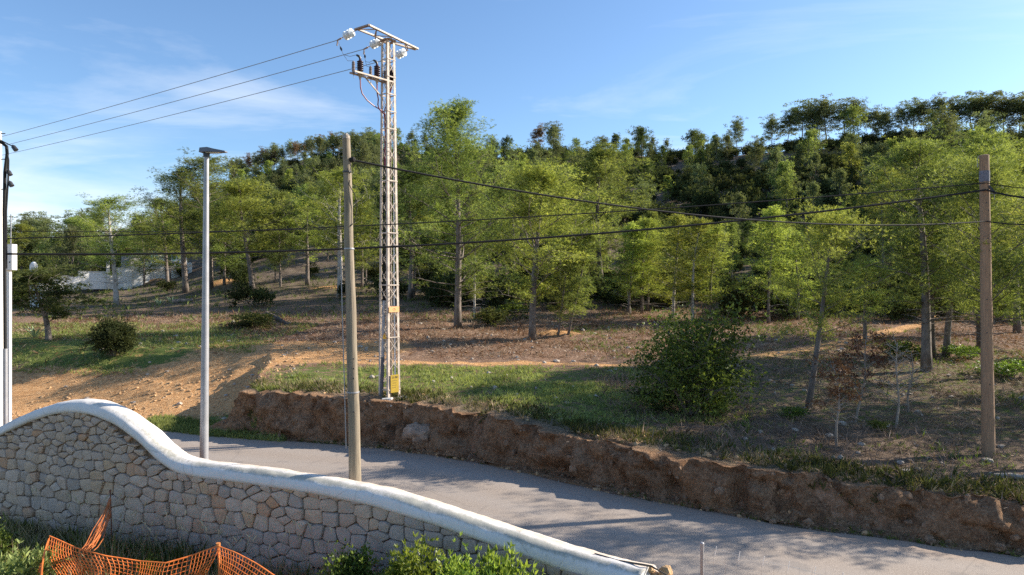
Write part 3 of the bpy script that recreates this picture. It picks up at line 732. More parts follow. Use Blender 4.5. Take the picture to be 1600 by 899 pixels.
    for i_ in range(7): mb.box((ex+.02+.07*i_, ey-.07*i_-.02, (ez-.22-.07*i_)/2), (.30, .30, max(.2, ez-.22-.07*i_)))
    mb.build('wall_end_core', ORANGEROCK, root, off=off)
    mb = MB()
    sx, sy, sz = at(L-.75)[:3]
    mb.tube([(sx, sy, sz+.01), (sx+.25, sy-.2, sz-.0), (ex, ey, ez+.01), (ex+.2, ey-.18, ez-.05)], [.006, .014, .012, .005], 5); mb.build('peeled_render', BARK_D, root, off=off)
build_wall()

# ------------------------------------------------------------------ poles and lamp
def pole_tube(base, top, r0, r1, m, name, parent, n=16, seg=14, wob=.006, seed=1):
    b = Vector(base); t = Vector(top); pts = []; rad = []
    for i in range(seg+1):
        f = i/seg; q = b.lerp(t, f); q.x += wob*math.sin(i*1.9+seed)*(0 < i < seg); q.y += wob*math.cos(i*1.3+seed)*(0 < i < seg)
        pts.append(q); rad.append((r0+(r1-r0)*f)*(1+.02*math.sin(i*2.7+seed)))
    pts.append(t+(t-b).normalized()*.012); rad.append(r1*.8)
    mb = MB(); mb.tube(pts, rad, n); return mb.build(name, m, parent, True)

# weathered wooden pole behind the wall
WPX, WPY = -2.40, 10.72
wp = thing('telephone_pole', (WPX, WPY, zroad(WPX)), 'weathered grey green wooden pole standing right behind the garden wall, left of the lattice pylon', 'pole')
def WL(u, v, Y=WPY): return P(u, v, Y)-wp.location
wtop = WL(541, 218); pole_tube((0, 0, -.2), wtop, .112, .060, WOOD_A, 'shaft', wp, seed=3)
mb = MB(); mb.lathe([(.062, 0), (.055, .05), (.018, .09)], wtop+Vector((0, 0, .005)), n=14); mb.build('pointed_tip', PALEROCK, wp, True)
for v in (269, 389, 613):
    f = (v-218)/(818-218); c = WL(541+16*f*1.0, v); mb = MB(); rr0 = .060+.05*f
    mb.lathe([(rr0+.004, -.012), (rr0+.007, 0), (rr0+.004, .012)], c, n=16); mb.build('metal_band', GALV if v > 300 else DARK, wp, True)
hk = WL(549, 250); mb = MB(); mb.lathe([(.015, -.05), (.04, -.03), (.04, .03), (.015, .05)], hk+Vector((.02, -.02, 0)), (1, -.2, .1), 10); mb.build('cable_clamp', BLACK, wp, True)
mb = MB(); mb.tube([hk+Vector((-.03, 0, -.04)), hk+Vector((-.05, -.05, -.12)), hk+Vector((-.02, -.06, -.22)), hk+Vector((.02, -.03, -.2)), hk+Vector((.03, 0, -.06))], .006, 6); mb.build('drop_loop', BLACK, wp, True)
mb = MB(); mb.tube([hk+Vector((-.02, 0, -.18)), hk+Vector((-.02, -.06, -.4)), hk+Vector((.06, -.03, -.55)), hk+Vector((.09, 0, -.75)), hk+Vector((.05, -.02, -.98)), hk+Vector((.0, -.06, -1.05))], .007, 6); mb.build('hanging_lead', BLACK, wp, True)
mb = MB(); mb.tube([WL(540.5, 400)+Vector((-.07, -.05, 0)), WL(552, 700)+Vector((-.10, -.05, 0))], .009, 6); mb.build('side_conduit', GALV, wp, True)
for k, v in enumerate((560, 575, 590, 642)):
    mb = MB(); mb.lathe([(.012, 0), (.012, .01)], WL(553-.0*k, v)+Vector((.02, -.108, 0)), (0, -1, 0), 8); mb.build('bolt', DARK, wp)

# street lamp
lx, ly = (318-CU)/FPX*12.45, 12.45
lamp = thing('street_lamp', (lx, ly, 0), 'slim grey metal street lamp with a flat head behind the dip of the wall', 'street lamp')
ltop = P(322.5, 238, ly)-lamp.location
mb = MB(); mb.tube([(0, 0, -.1), (0, 0, .02), (.0, 0, 1), Vector((0, 0, 0)).lerp(ltop, .55), ltop], [.085, .085, .080, .064, .042], 18); mb.build('lamp_post', GALV, lamp, True)
mb = MB(); mb.box((0, 0, .03), (.34, .34, .03)); mb.build('base_plate', GALV, lamp)
hx = ltop
bm = bmesh.new(); outline = [(-.10, .085, .0), (-.10, -.085, .0), (.06, -.10, .005), (.18, -.085, .0), (.39, -.05, -.005), (.39, .05, -.005), (.18, .085, 0), (.06, .10, .005)]
tp_ = [(.075, .09), (.09, .05), (.05, .02)]
vs = [[], []]
for x, y, z in outline:
    hh = .075 if x < .1 else (.05 if x < .25 else .015)
    vs[0].append(bm.verts.new((x, y, z-.01))); vs[1].append(bm.verts.new((x*.97, y*.8, z+hh)))
bm.faces.new(vs[0][::-1]); bm.faces.new(vs[1])
for i in range(8): bm.faces.new((vs[0][i], vs[0][(i+1) % 8], vs[1][(i+1) % 8], vs[1][i]))
bmesh.ops.recalc_face_normals(bm, faces=bm.faces); me = bpy.data.meshes.new('lamp_head'); bm.to_mesh(me); bm.free(); me.materials.append(simple('lamp_head_grey', (.16, .16, .17), .45, .3, .1, 9, 0))
lh = link(bpy.data.objects.new('lamp_head', me), lamp); lh.location = hx; lh.rotation_euler.z = R(-8)
mb = MB(); mb.lathe([(.055, -.09), (.058, -.02), (.05, .0)], (0, 0, 0), n=14); o = mb.build('neck', DARK, lamp, True); o.location = hx
mb = MB(); mb.box((.14, 0, -.016), (.26, .11, .008)); o = mb.build('led_panel', simple('led_lens', (.6, .6, .55), .3), lh)

# brown wooden pole on the terrace at the right
bx, by, bz = ground_at(1545, 712)
rp = thing('telephone_pole', (bx, by, bz), 'tall reddish brown wooden pole standing on the terrace above the bank, far right', 'pole')
def RL(u, v): return P(u, v, by)-rp.location
rtop = RL(1538, 243); pole_tube((0, 0, -.3), rtop, .158, .108, WOOD_B, 'shaft', rp, seed=8, wob=.004)
mb = MB(); mb.lathe([(.118, -.14), (.119, .14)], RL(1538.5, 276), n=16); mb.build('grey_collar', simple('collar_grey', (.16, .16, .19), .8, 0, .4, 30), rp, True)
mb = MB(); mb.tube([RL(1533, 262)+Vector((-.10, -.03, 0)), RL(1531, 250)+Vector((-.09, -.03, 0)), RL(1534, 244)+Vector((-.08, -.02, 0))], .008, 5); mb.build('wire_staple', GALV, rp)
mb = MB(); mb.bar(RL(1541, 293)+Vector((0, -.1, .03)), RL(1549, 303)+Vector((0, -.16, -.03)), .05); mb.build('cable_bracket', DARK, rp)
mb = MB(); mb.bar(RL(1547, 302)+Vector((0, 0, 0)), RL(1558, 303), .012); mb.bar(RL(1554, 303), RL(1554, 312), .01); mb.build('small_hook', GALV, rp)
_rb = random.Random(3)
for v in (318, 330, 373, 392, 430, 468, 520, 560, 600, 650):
    f = (v-243)/469; r_ = .108+.05*f; mb = MB(); c = RL(1538+7*f, v); a = _rb.uniform(-.6, .6)
    mb.lathe([(.016, 0), (.016, .008)], c+Vector((math.sin(a)*r_*.97, -math.cos(a)*r_*.97, 0)), (math.sin(a), -math.cos(a), 0), 7); mb.build('bolt', DARK, rp)

# concrete pole with cables at the left edge
LPY = 16.5; lpx = (-6-CU)/FPX*LPY
lp = thing('utility_pole', (lpx, LPY, 0), 'pale concrete pole with black cables at the left edge of the picture', 'pole')
def LL(u, v, dy=0.): return P(u, v, LPY+dy)-lp.location
mb = MB(); zt_ = LL(0, 205).z; mb.add([(-.13, -.11, -.2), (.13, -.11, -.2), (.13, .11, -.2), (-.13, .11, -.2), (-.08, -.07, zt_), (.08, -.07, zt_), (.08, .07, zt_), (-.08, .07, zt_)], [(3, 2, 1, 0), (4, 5, 6, 7), (0, 1, 5, 4), (1, 2, 6, 5), (2, 3, 7, 6), (3, 0, 4, 7)]); mb.build('post', CONC, lp)
mb = MB(); mb.tube([LL(8.5, 760, -.1), LL(8, 545, -.1)], .048, 12); mb.build('grey_conduit', GALV, lp, True)
mb = MB(); mb.tube([LL(8, 560, -.1), LL(7, 430, -.1), LL(6.5, 330, -.1), LL(7.5, 270, -.1), LL(11, 240, -.1), LL(10, 229, -.1), LL(4, 224, -.1), LL(-8, 219, -.1)], .036, 8); mb.build('black_cable', BLACK, lp, True)
mb = MB(); mb.tube([LL(10, 420, -.16), LL(9.5, 330, -.16), LL(12.5, 280, -.16), LL(13, 250, -.16), LL(10, 236, -.16)], .020, 8); mb.build('black_cable', BLACK, lp, True)
mb = MB(); mb.tube([LL(-5, 216, -.1), LL(6, 222, -.12), LL(18, 228, -.12)], .014, 6); mb.build('stay_arm', BLACK, lp, True)
for (u, v, du) in ((22, 231, 3), (14, 270, 2), (16, 287, 2.5)):
    mb = MB(); a_ = LL(u-du, v-4, -.12); b_ = LL(u+du, v+4, -.12); mb.tube([a_, a_.lerp(b_, .3), b_], [.02, .05, .055], 10); mb.build('cable_end_cap', DARK, lp, True)
for v in (209, 249, 296):
    mb = MB(); mb.bar(LL(1, v, -.1), LL(8, v, -.1), .02); mb.build('standoff_bracket', DARK, lp)

# white meter cabinet beyond the concrete pole
cx_, cy_ = (14.5-CU)/FPX*17.6, 17.6
cabz = h1(cx_, cy_)
cb_ = thing('meter_cabinet', (cx_, cy_, cabz), 'white metal cabinet on a short post beside the concrete pole', 'cabinet')
def CL(u, v): return P(u, v, 17.6)-cb_.location
c0, c1 = CL(7.5, 382), CL(22.5, 422)
mb = MB(); mb.box((c0+c1)/2, (abs(c1.x-c0.x), .18, abs(c0.z-c1.z))); mb.build('cabinet_box', WHITE, cb_)
mb = MB(); mb.box(CL(19, 410)+Vector((0, -.095, 0)), (.02, .01, .04)); mb.build('lock', DARK, cb_)
mb = MB(); mb.bar((CL(14, 422).x, 0, -.1), CL(14, 422.5), .08); mb.build('post', WHITE, cb_)
mb = MB(); mb.bar(CL(16.5, 381), CL(17, 335), .018); mb.build('antenna_rod', GALV, cb_)

# ------------------------------------------------------------------ lattice pylon
ax, ay, az_ = ground_at(608, 619)
ay_ = 22.5; ax = (608.5-CU)/FPX*ay_; az_ = CAMZ-(618.5-CV)/FPX*ay_
pz0 = az_-.02
py = thing('lattice_pylon', (ax, ay_, pz0), 'tall square steel lattice pylon with insulators and red cables on the grassy bank', 'pylon')
PH = 5+(CV-63)/FPX*22.5-pz0
ad_ = Vector((1.35, 1.9, 0)).normalized(); pd_ = Vector((-ad_.y, ad_.x, 0))     # arm direction, wire direction
corner = [R(-90+3), R(0+3), R(90+3), R(180+3)]
def legp(k, z):
    r_ = (.36+(.23-.36)*(z/PH)); 
    tx_ = -.045*(z/PH); return Vector((math.cos(corner[k])*r_+tx_, math.sin(corner[k])*r_, z))
for k in range(4):
    mb = MB(); a = legp(k, -.25); b = legp(k, PH); c1_ = (legp((k+1) % 4, 0)-legp(k, 0)).normalized(); c2_ = (legp((k-1) % 4, 0)-legp(k, 0)).normalized()
    wd = .085; th = .014
    for c_, o_ in ((c1_, c2_), (c2_, c1_)):
        V = []
        for q in (a, b):
            for s_, t_ in ((0, 0), (wd, 0), (wd, th), (0, th)): V.append(q+c_*s_+o_*(t_+(0.0015 if c_ is c1_ else 0)))
        mb.add([tuple(v_) for v_ in V], [(3, 2, 1, 0), (4, 5, 6, 7), (0, 1, 5, 4), (1, 2, 6, 5), (2, 3, 7, 6), (3, 0, 4, 7)])
    leg = mb.build('leg', PYL, py)
    for zq in (3.15, 3.28, 3.41, 3.54, 3.67, 7.9, 8.03, 8.16, 8.29):
        mb = MB(); q = legp(k, zq)+(c1_*.045-c2_*.008); mb.lathe([(.013, 0), (.013, .012)], q, -c2_, 6); mb.build('bolt', DARK, leg)
z = .25; np_ = 20; hgt = (PH-.35)/np_; pan = 0
nb_ = 0
for p_ in range(np_):
    z0 = .25+p_*hgt; z1 = z0+hgt
    for k in range(4):
        k2 = (k+1) % 4
        for (A, B) in ((legp(k, z0), legp(k2, z1)), (legp(k2, z0), legp(k, z1))):
            ctr = Vector((0, 0, (z0+z1)/2)); inw = (ctr-(A+B)/2); inw.z = 0; inw.normalize()
            mb = MB(); mb.bar(A+inw*.012, B+inw*.012, .015, .008, inw); mb.build('brace', PYL, py)
    if p_ % 3 == 0 or p_ > 15:
        for k in range(4):
            A, B = legp(k, z0), legp((k+1) % 4, z0); inw = -(A+B)/2; inw.z = 0; inw.normalize(); mb = MB(); mb.bar(A-inw*.008, B-inw*.008, .036, .012, inw); mb.build('horizontal_bar', PYL, py)
mb = MB()
for k in range(4): mb.bar(legp(k, PH-.03), legp((k+1) % 4, PH-.03), .09, .05)
mb.build('top_frame', PYLT, py)
# cross-arm
AZ = PH+.03
cen = Vector((.12, .02, AZ)); La, Lb = 1.32, 1.12
arm = bpy.data.objects.new('cross_arm', None); link(arm, py)
fr = -pd_*.0
back = [cen-ad_*La-pd_*.27, cen+ad_*Lb-pd_*.03]
e1 = cen-ad_*La-pd_*.27; e2 = cen-ad_*La+pd_*.27; e3 = cen+ad_*Lb-pd_*.04; e4 = cen+ad_*Lb+pd_*.04
m1 = cen-pd_*.27; m2 = cen+pd_*.27; l1 = cen-ad_*.0
for nm, A, B, wd in (('arm_beam', cen-ad_*La-pd_*.27, cen+ad_*Lb-pd_*.05, .085), ('arm_beam', cen-ad_*La+pd_*.27+Vector((0, 0, -.0)), cen-ad_*.2+pd_*.25, .075), ('arm_beam', cen+ad_*.2+pd_*.25, cen+ad_*Lb+pd_*.05, .075), ('arm_end_bar', cen-ad_*La+pd_*.36, cen-ad_*La-pd_*.30, .085)):
    mb = MB(); mb.bar(A, B, wd, .05); mb.build(nm, PYLT if 'end' in nm or A is back[0] else PYL, arm)
for q in range(7):
    f0 = q/7; f1 = (q+1)/7
    A = (cen-ad_*La-pd_*.27).lerp(cen+ad_*Lb-pd_*.05, f0 if q % 2 else f1); B = (cen-ad_*La+pd_*.27).lerp(cen+ad_*Lb+pd_*.05, f1 if q % 2 else f0)
    mb = MB(); mb.bar(A-Vector((0, 0, .02)), B-Vector((0, 0, .02)), .035, .02); mb.build('arm_brace', PYL, arm)
    if q in (1, 2, 5):
        C_ = (A+B)/2; 
        mb = MB(); mb.bar(A-Vector((0, 0, .03)), C_-Vector((0, 0, .22)), .03, .015); mb.bar(B-Vector((0, 0, .03)), C_-Vector((0, 0, .22)), .03, .015); mb.build('arm_strut', PYLT, arm)
# glass strings and line conductors
wdir = (pd_+Vector((0, 0, 0))).normalized()
starts = []
for f, drop in ((-La+.0, 0), (-.25, .0), (.95, .0)):
    A = cen+ad_*f+pd_*(.36 if f < -1 else .28)+Vector((0, 0, -.04)); B = A+wdir*.62+Vector((0, 0, -.09)); d_ = (B-A).normalized()
    st = bpy.data.objects.new('insulator_string', None); link(st, py)
    mb = MB(); mb.tube([A-d_*.06, A+d_*.72], .014, 6); mb.build('rod', PYLT, st)
    for q in range(3):
        c = A+d_*(.14+.13*q); mb = MB(); mb.lathe([(.03, -.05), (.06, -.03), (.14, .015), (.145, .035), (.10, .045), (.09, .02), (.06, .03), (.03, .06)], c, d_, 18); mb.build('glass_disc', GLASSW, st, True)
    e = A+d_*.74; mb = MB(); mb.tube([e-d_*.08, e+d_*.12], [.03, .022], 8); mb.tube([e+d_*.1, e+d_*.1+Vector((-.02, 0, -.18))], [.022, .02], 8); mb.build('line_clamp', PYLT, st, True)
    starts.append(e+d_*.1)
# lower arm with bushings and surge arresters
LZ = 5+(CV-126)/FPX*22.3-pz0
ld = Vector((-.66, -.75, 0)).normalized(); lpd = Vector((-ld.y, ld.x, 0))
larm = bpy.data.objects.new('lower_arm', None); link(larm, py)
o0 = Vector((-.1, -.1, LZ))
for s_ in (-.12, .12):
    mb = MB(); mb.bar(o0+lpd*s_-ld*.2, o0+lpd*s_+ld*1.32, .06, .05); mb.build('arm_beam', PYL, larm)
for q in range(6):
    mb = MB(); mb.bar(o0+lpd*(-.12 if q % 2 else .12)+ld*(.2*q)+Vector((0, 0, .0)), o0+lpd*(.12 if q % 2 else -.12)+ld*(.2*q+.2), .03, .02); mb.build('arm_brace', PYL, larm)
mb = MB(); mb.bar(o0+ld*.1+Vector((0, 0, -.6)), o0+ld*.85+Vector((0, 0, -.03)), .035); mb.build('arm_strut', PYL, larm)
bsh = []
for q, dd in enumerate((1.02, .36, -.22)):
    c = o0+ld*dd+Vector((0, 0, .03)); prof = [(.09, 0), (.10, .03), (.05, .06)]
    for s_ in range(5): prof += [(.06, .07+.066*s_), (.105, .085+.066*s_), (.105, .10+.066*s_), (.06, .125+.066*s_)]
    prof += [(.04, .42), (.03, .5)]
    B_ = bpy.data.objects.new('bushing', None); link(B_, py)
    mb = MB(); mb.lathe(prof, c, n=14); mb.build('ribbed_body', MAROON, B_, True)
    mb = MB(); mb.tube([c+Vector((0, 0, .46)), c+Vector((-.03, -.02, .53)), c+Vector((-.11, -.03, .57))], [.035, .04, .03], 8); mb.build('terminal', DARK, B_, True)
    mb = MB(); mb.lathe([(.07, 0), (.075, -.06), (.035, -.16), (.03, -.2)], c, n=12); mb.build('lower_gland', PALEROCK, B_, True)
    bsh.append(c)
    c2 = o0+ld*(dd+.27)+lpd*.02+Vector((0, 0, .02))
    mb = MB(); pr2 = [(.045, -.06)]
    for s_ in range(6): pr2 += [(.04, .0+.05*s_), (.055, .012+.05*s_), (.055, .022+.05*s_), (.04, .034+.05*s_)]
    pr2 += [(.02, .33)]; mb.lathe(pr2, c2, n=12); mb.build('surge_arrester', simple('arrester_brown_grey', (.17, .13, .12), .6, 0, .15, 9, 0) if q == 0 else bpy.data.materials['arrester_brown_grey'], py, True)
    mb = MB(); mb.tube([c2+Vector((0, 0, -.05)), c2+Vector((.02, 0, -.22))], .008, 5); mb.build('earth_lead', DARK, py)
    # jumper from the string end to the bushing
    if q < 3:
        s0 = starts[q] if q < 2 else starts[2]
        e = c+Vector((-.11, -.03, .57)); mdd = (s0+e)/2+Vector((-.10 if q < 2 else -.2, -.05, -.25))
        pts = [s0.lerp(mdd, t_/3) if t_ < 3 else mdd for t_ in range(4)]+[mdd.lerp(e, .5)+Vector((0, 0, -.05)), e]
        mb = MB(); mb.tube(pts, .008, 5); j_ = mb.build('jumper_wire', simple('bare_wire', (.25, .24, .23), .5, .5, .1, 9, 0) if 'bare_wire' not in bpy.data.materials else bpy.data.materials['bare_wire'], py, True)
        mb = MB(); q1 = s0.lerp(mdd, .45); q2 = s0.lerp(mdd, .72); mb.tube([q1, (q1+q2)/2, q2], [.015, .038, .02], 8); mb.build('connector', DARK, py, True)
        e2_ = c2+Vector((0, 0, .33)); mb = MB(); mb.tube([mdd, mdd.lerp(e2_, .6)+Vector((-.05, 0, -.08)), e2_], .007, 5); mb.build('jumper_wire', bpy.data.materials['bare_wire'], py, True)
# red cables drooping into the tower and running down it
tgt = Vector((-.16, -.1, 5+(CV-176)/FPX*22.5-pz0))
for q, c in enumerate(bsh):
    a_ = c+Vector((0, 0, -.18)); t_ = tgt+Vector((.03*q, .02*q, -.1*q)); mid1 = a_+Vector((.05, .05, -.45)) if q == 0 else a_.lerp(t_, .35)+Vector((-.05, 0, -.15)); mid2 = a_.lerp(t_, .72)+Vector((-.10, -.05, -.12))
    pts = [a_, a_.lerp(mid1, .5)+Vector((-.02, 0, -.03)), mid1, mid1.lerp(mid2, .5)+Vector((-.03, -.02, -.02)), mid2, t_, t_+Vector((.03, .03, -.7)), t_+Vector((.0, .05, -1.8))]
    mb = MB(); mb.tube(pts, .02, 8); mb.build('red_cable', REDC, py, True)
for q in range(3):
    mb = MB(); x0 = -.17+.05*q; zt2 = tgt.z-1.2; zc = 5+(CV-470)/FPX*22.5-pz0
    mb.tube([Vector((x0, -.02+.04*(q % 2), zt2)), Vector((x0-.03, -.02, zt2*.6)), Vector((x0-.04, .0, zc))], .022, 8); mb.build('descending_cable', BLACK, py, True)
zc = 5+(CV-470)/FPX*22.5-pz0
mb = MB(); mb.tube([Vector((-.155, -.10, zc)), Vector((-.20, -.12, 1.3))], .052, 12); mb.build('conduit', GALV, py, True)
mb = MB(); mb.tube([Vector((-.20, -.12, 1.3)), Vector((-.24, -.14, -.1))], .06, 12); mb.build('conduit_foot', simple('conduit_dark', (.09, .09, .10), .6, 0, .2, 9, 0), py, True)
mb = MB(); mb.tube([Vector((.14, .02, PH-2.5)), Vector((.16, -.02, zc)), Vector((.20, -.05, .2))], .024, 10); mb.build('slim_conduit', WHITE, py, True)
for q in range(7):
    zq = .5+.42*q; mb = MB(); mb.bar(Vector((-.30, -.10, zq)), Vector((-.10, -.16, zq+.02)), .02); mb.build('conduit_clamp', GALV, py)
# signs
def font_obj(txt, size, m, parent, loc, rot, name='lettering'):
    c = bpy.data.curves.new(name, 'FONT'); c.body = txt; c.size = size; c.extrude = .0015; c.align_x = 'CENTER'; c.align_y = 'CENTER'; c.resolution_u = 2
    o = bpy.data.objects.new(name, c); c.materials.append(m); link(o, parent); o.location = loc; o.rotation_euler = rot
    me = bpy.data.meshes.new_from_object(o); o2 = bpy.data.objects.new(name, me); link(o2, parent); o2.location = loc; o2.rotation_euler = rot
    bpy.data.objects.remove(o); o2.name = name; return o2
def face_frame(k):                       # front-right face between legs k and k+1
    A, B = legp(k, 0), legp(k+1, 0); return math.atan2((B-A).y, (B-A).x)
ang = face_frame(0); fdir = Vector((math.cos(ang), math.sin(ang), 0)); fn = Vector((fdir.y, -fdir.x, 0))
def facept(v, off=.02):
    zq = 5+(CV-v)/FPX*22.4-pz0; return (legp(0, zq)+legp(1, zq))/2+fn*off
def plate(name, v, wd, ht, m, off=.03):
    c = facept(v, off); mb = MB(); mb.box((0, 0, 0), (wd, .006, ht)); o = mb.build(name, m, py); o.location = c; o.rotation_euler.z = ang; return o
p1 = plate('number_plate', 483.5, .42, .185, ORP)
mb = MB(); mb.bar((-.07, -.005, -.01), (-.01, -.005, .035), .018, .003); mb.bar((-.01, -.005, .035), (.06, -.005, -.0), .018, .003); mb.bar((-.04, -.005, -.03), (.05, -.005, -.028), .012, .003); mb.build('worn_marking', DARK, p1)
p2 = plate('warning_plate', 599, .33, .58, YEL, .03)
font_obj('U-90', .11, DARK, p2, (0, -.006, .20), (R(90), 0, 0))
for q in range(4):
    mb = MB(); mb.box((-.01*q, -.006, .10-.075*q), (.17-.03*(q % 2), .003, .016)); mb.build('worn_text_line', simple('worn_ink', (.22, .15, .03), .7, 0, .3, 30, 0) if 'worn_ink' not in bpy.data.materials else bpy.data.materials['worn_ink'], p2)
A3, B3 = legp(3, 0), legp(0, 0); an3 = math.atan2((B3-A3).y, (B3-A3).x)
zq = 5+(CV-525)/FPX*22.4-pz0; c3 = legp(0, zq).lerp(legp(3, zq), .3)+Vector((-.02, -.05, 0))
mb = MB(); mb.add([(-.09, 0, -.08), (.09, 0, -.08), (.0, 0, .10), (-.09, .006, -.08), (.09, .006, -.08), (0, .006, .10)], [(0, 1, 2), (5, 4, 3), (0, 3, 4, 1), (1, 4, 5, 2), (2, 5, 3, 0)])
mb.box((0, .004, -.03), (.15, .004, .12)); o = mb.build('hazard_plate', simple('amber_plate', (.80, .42, .02), .5, 0, .1, 9, 0), py); o.location = c3; o.rotation_euler.z = an3
mb = MB(); mb.bar((-.012, -.004, .05), (.012, -.004, .0), .012, .003); mb.bar((.012, -.004, .0), (-.012, -.004, -.03), .012, .003); mb.build('lightning_mark', DARK, o)
# footing
for q, (dx_, dy_, s_) in enumerate(((.0, -.40, .36), (.42, -.05, .30), (-.38, .05, .3), (.15, -.62, .26))):
    mb = MB(); mb.box((0, 0, 0), (s_, s_*.8, .22)); o = mb.build('concrete_footing', CONC, py); o.location = (dx_, dy_, -.10-.05*(q == 3)); o.rotation_euler = (R(3*q), R(-4), .5*q)
    bv = o.modifiers.new('b', 'BEVEL'); bv.width = .04; bv.segments = 2

# ------------------------------------------------------------------ overhead lines
def cable(name, A, B, sag, rad, label, m=BLACK, group=None, n=40, extra=None):
    A = Vector(A); B = Vector(B); pts = []
    for i in range(n+1):
        t = i/n; p = A.lerp(B, t); p.z -= 4*sag*t*(1-t); pts.append(tuple(p-A))
    mb = MB(); mb.tube(pts, rad, 6); o = mb.build(name, m, None, True); o.location = A
    return tag(o, label, 'cable', group)
base = Vector(py.location)
wire_l = ['upper bare power line from the left glass insulator down towards the left edge', 'middle bare power line from the glass insulator nearest the pylon head towards the left edge', 'lowest bare power line passing behind the pylon arm towards the left edge']
for q, s0 in enumerate(starts):
    A = s0+base; B = A+pd_*92+Vector((0, 0, 3.4-.15*q)); cable('power_line', A, B, .62, .012, wire_l[q], bpy.data.materials['bare_wire'], 'bare power lines on the pylon')
Rp = lambda v, dx_=0, dy_=-.13: P(1540+dx_, v, by+dy_)
Lp = lambda v: P(9, v, LPY-.14)
cable('overhead_cable', Lp(397), Rp(297), .47, .025, 'thickest black twisted cable sagging between the left edge and the brown pole', group='cables between the roadside poles')
cable('overhead_cable', Lp(373), Rp(286, 0, -.12), .20, .014, 'thin black cable just above the thickest one, reaching the brown pole collar', group='cables between the roadside poles')
cable('overhead_cable', Lp(361), P(546, 357, WPY+7.6), .05, .009, 'faint topmost thin wire crossing the trees behind the street lamp', group='cables between the roadside poles')
cable('overhead_cable', P(549, 250, WPY-.03), Rp(346), .44, .016, 'black cable from the head of the grey wooden pole falling to the brown pole', group='cables between the roadside poles')
cable('overhead_cable', Rp(297, 2), P(1690, 303, by-2), .15, .025, 'thick black cable leaving the brown pole to the right edge', group='cables right of the brown pole')
cable('overhead_cable', Rp(286, 2, -.12), P(1690, 290, by-2), .1, .012, 'thin wire above the thick cable right of the brown pole', group='cables right of the brown pole')
cable('overhead_cable', Rp(346, 2), P(1690, 343, by-2), .1, .016, 'lowest black cable right of the brown pole', group='cables right of the brown pole')

# ------------------------------------------------------------------ orange safety net and rebar
def net():
    root = thing('safety_net', tuple(P(200, 880, 9.8)), 'orange plastic safety netting sagging in the weeds in front of the stone wall', 'safety net')
    off = Vector(root.location)
    key = [(75, 838, 10.0), (120, 856, 9.7), (165, 869, 9.6), (215, 877, 9.75), (260, 880, 9.5), (300, 869, 9.7), (341, 853, 9.6)]
    def sheet(name, key, rows, seed, down=1.0, cell=.062, fold=.10):
        r = random.Random(seed); P3 = [P(u, v, Y) for u, v, Y in key]
        ln = [0]
        for a, b in zip(P3, P3[1:]): ln.append(ln[-1]+(b-a).length)
        n = int(ln[-1]/cell); G = []
        for i in range(n+1):
            s = ln[-1]*i/n; k = max(q for q in range(len(ln)-1) if ln[q] <= s+1e-9); p = P3[k].lerp(P3[k+1], (s-ln[k])/(ln[k+1]-ln[k]))
            colm = []
            for j in range(rows):
                ph = s*2.2+j*.35+seed
                x = p.x+.02*math.sin(ph*1.7)+j*cell*.28*math.sin(s*1.1+seed); y = p.y-fold*math.sin(ph)*j/rows*1.8-j*cell*.22; z = p.z-j*cell*(.86+.08*math.sin(s*3.1+j*.2))
                colm.append(Vector((x, y, z))-off)
            G.append(colm)
        mb = MB()
        for i in range(n+1): mb.tube(G[i], .0055, 4, False)
        for j in range(rows): mb.tube([G[i][j] for i in range(n+1)], .005 if j else .010, 4, False)
        return mb.build(name, ORN, root)
    sheet('netting_panel', key, 16, 1)
    sheet('netting_panel', [(341, 853, 9.6), (365, 863, 9.35), (400, 882, 9.1), (440, 906, 8.8), (470, 925, 8.6)], 16, 3, fold=.05)
    sheet('netting_panel', [(78, 842, 9.9), (72, 862, 9.6), (66, 885, 9.35), (62, 910, 9.1)], 9, 6, fold=.12)
    mb = MB(); r = random.Random(2)
    for k in range(16):     # bunch of strands pulled up to the rebar
        a = P(130+r.uniform(-10, 14), 860+r.uniform(-6, 4), 9.75+r.uniform(-.1, .1)); b = P(172+r.uniform(-3, 2), 792+r.uniform(-14, 14), 11.25); m_ = a.lerp(b, .5)+Vector((r.uniform(-.05, .05), r.uniform(-.1, .1), -.10+r.uniform(-.06, .06)))
        mb.tube([a-off, a.lerp(m_, .5)-off+Vector((0, 0, -.03)), m_-off, m_.lerp(b, .5)-off+Vector((0, 0, -.03)), b-off], .0055, 4, False)
    mb.build('gathered_strands', simple('faded_orange_strand', (.55, .17, .05), .6, 0, .3, 9, 0), root)
    def stake(u, v0, v1, Y, rad, label, m):
        gz = h1((u-CU)/FPX*Y, Y); t = P(u, v0, Y); o = thing('net_stake', (t.x, t.y, gz), label, 'stake'); mb = MB(); mb.tube([(0, 0, -.1), (.01, 0, (t.z-gz)*.5), (-.01, 0, t.z-gz)], rad, 8); mb.build('rod', m, o, True)
        mb = MB(); mb.lathe([(rad*1.8, -.02), (rad*1.8, .02)], (-.01, 0, t.z-gz), n=8); mb.build('cap', m, o)
    stake(173, 768, 840, 11.4, .010, 'thin rusty rebar rod leaning against the stone wall with netting tied on', RUST)
    stake(342, 851, 900, 9.6, .018, 'short stake holding up the corner of the orange netting', simple('orange_stake', (.6, .22, .06), .6))
net()

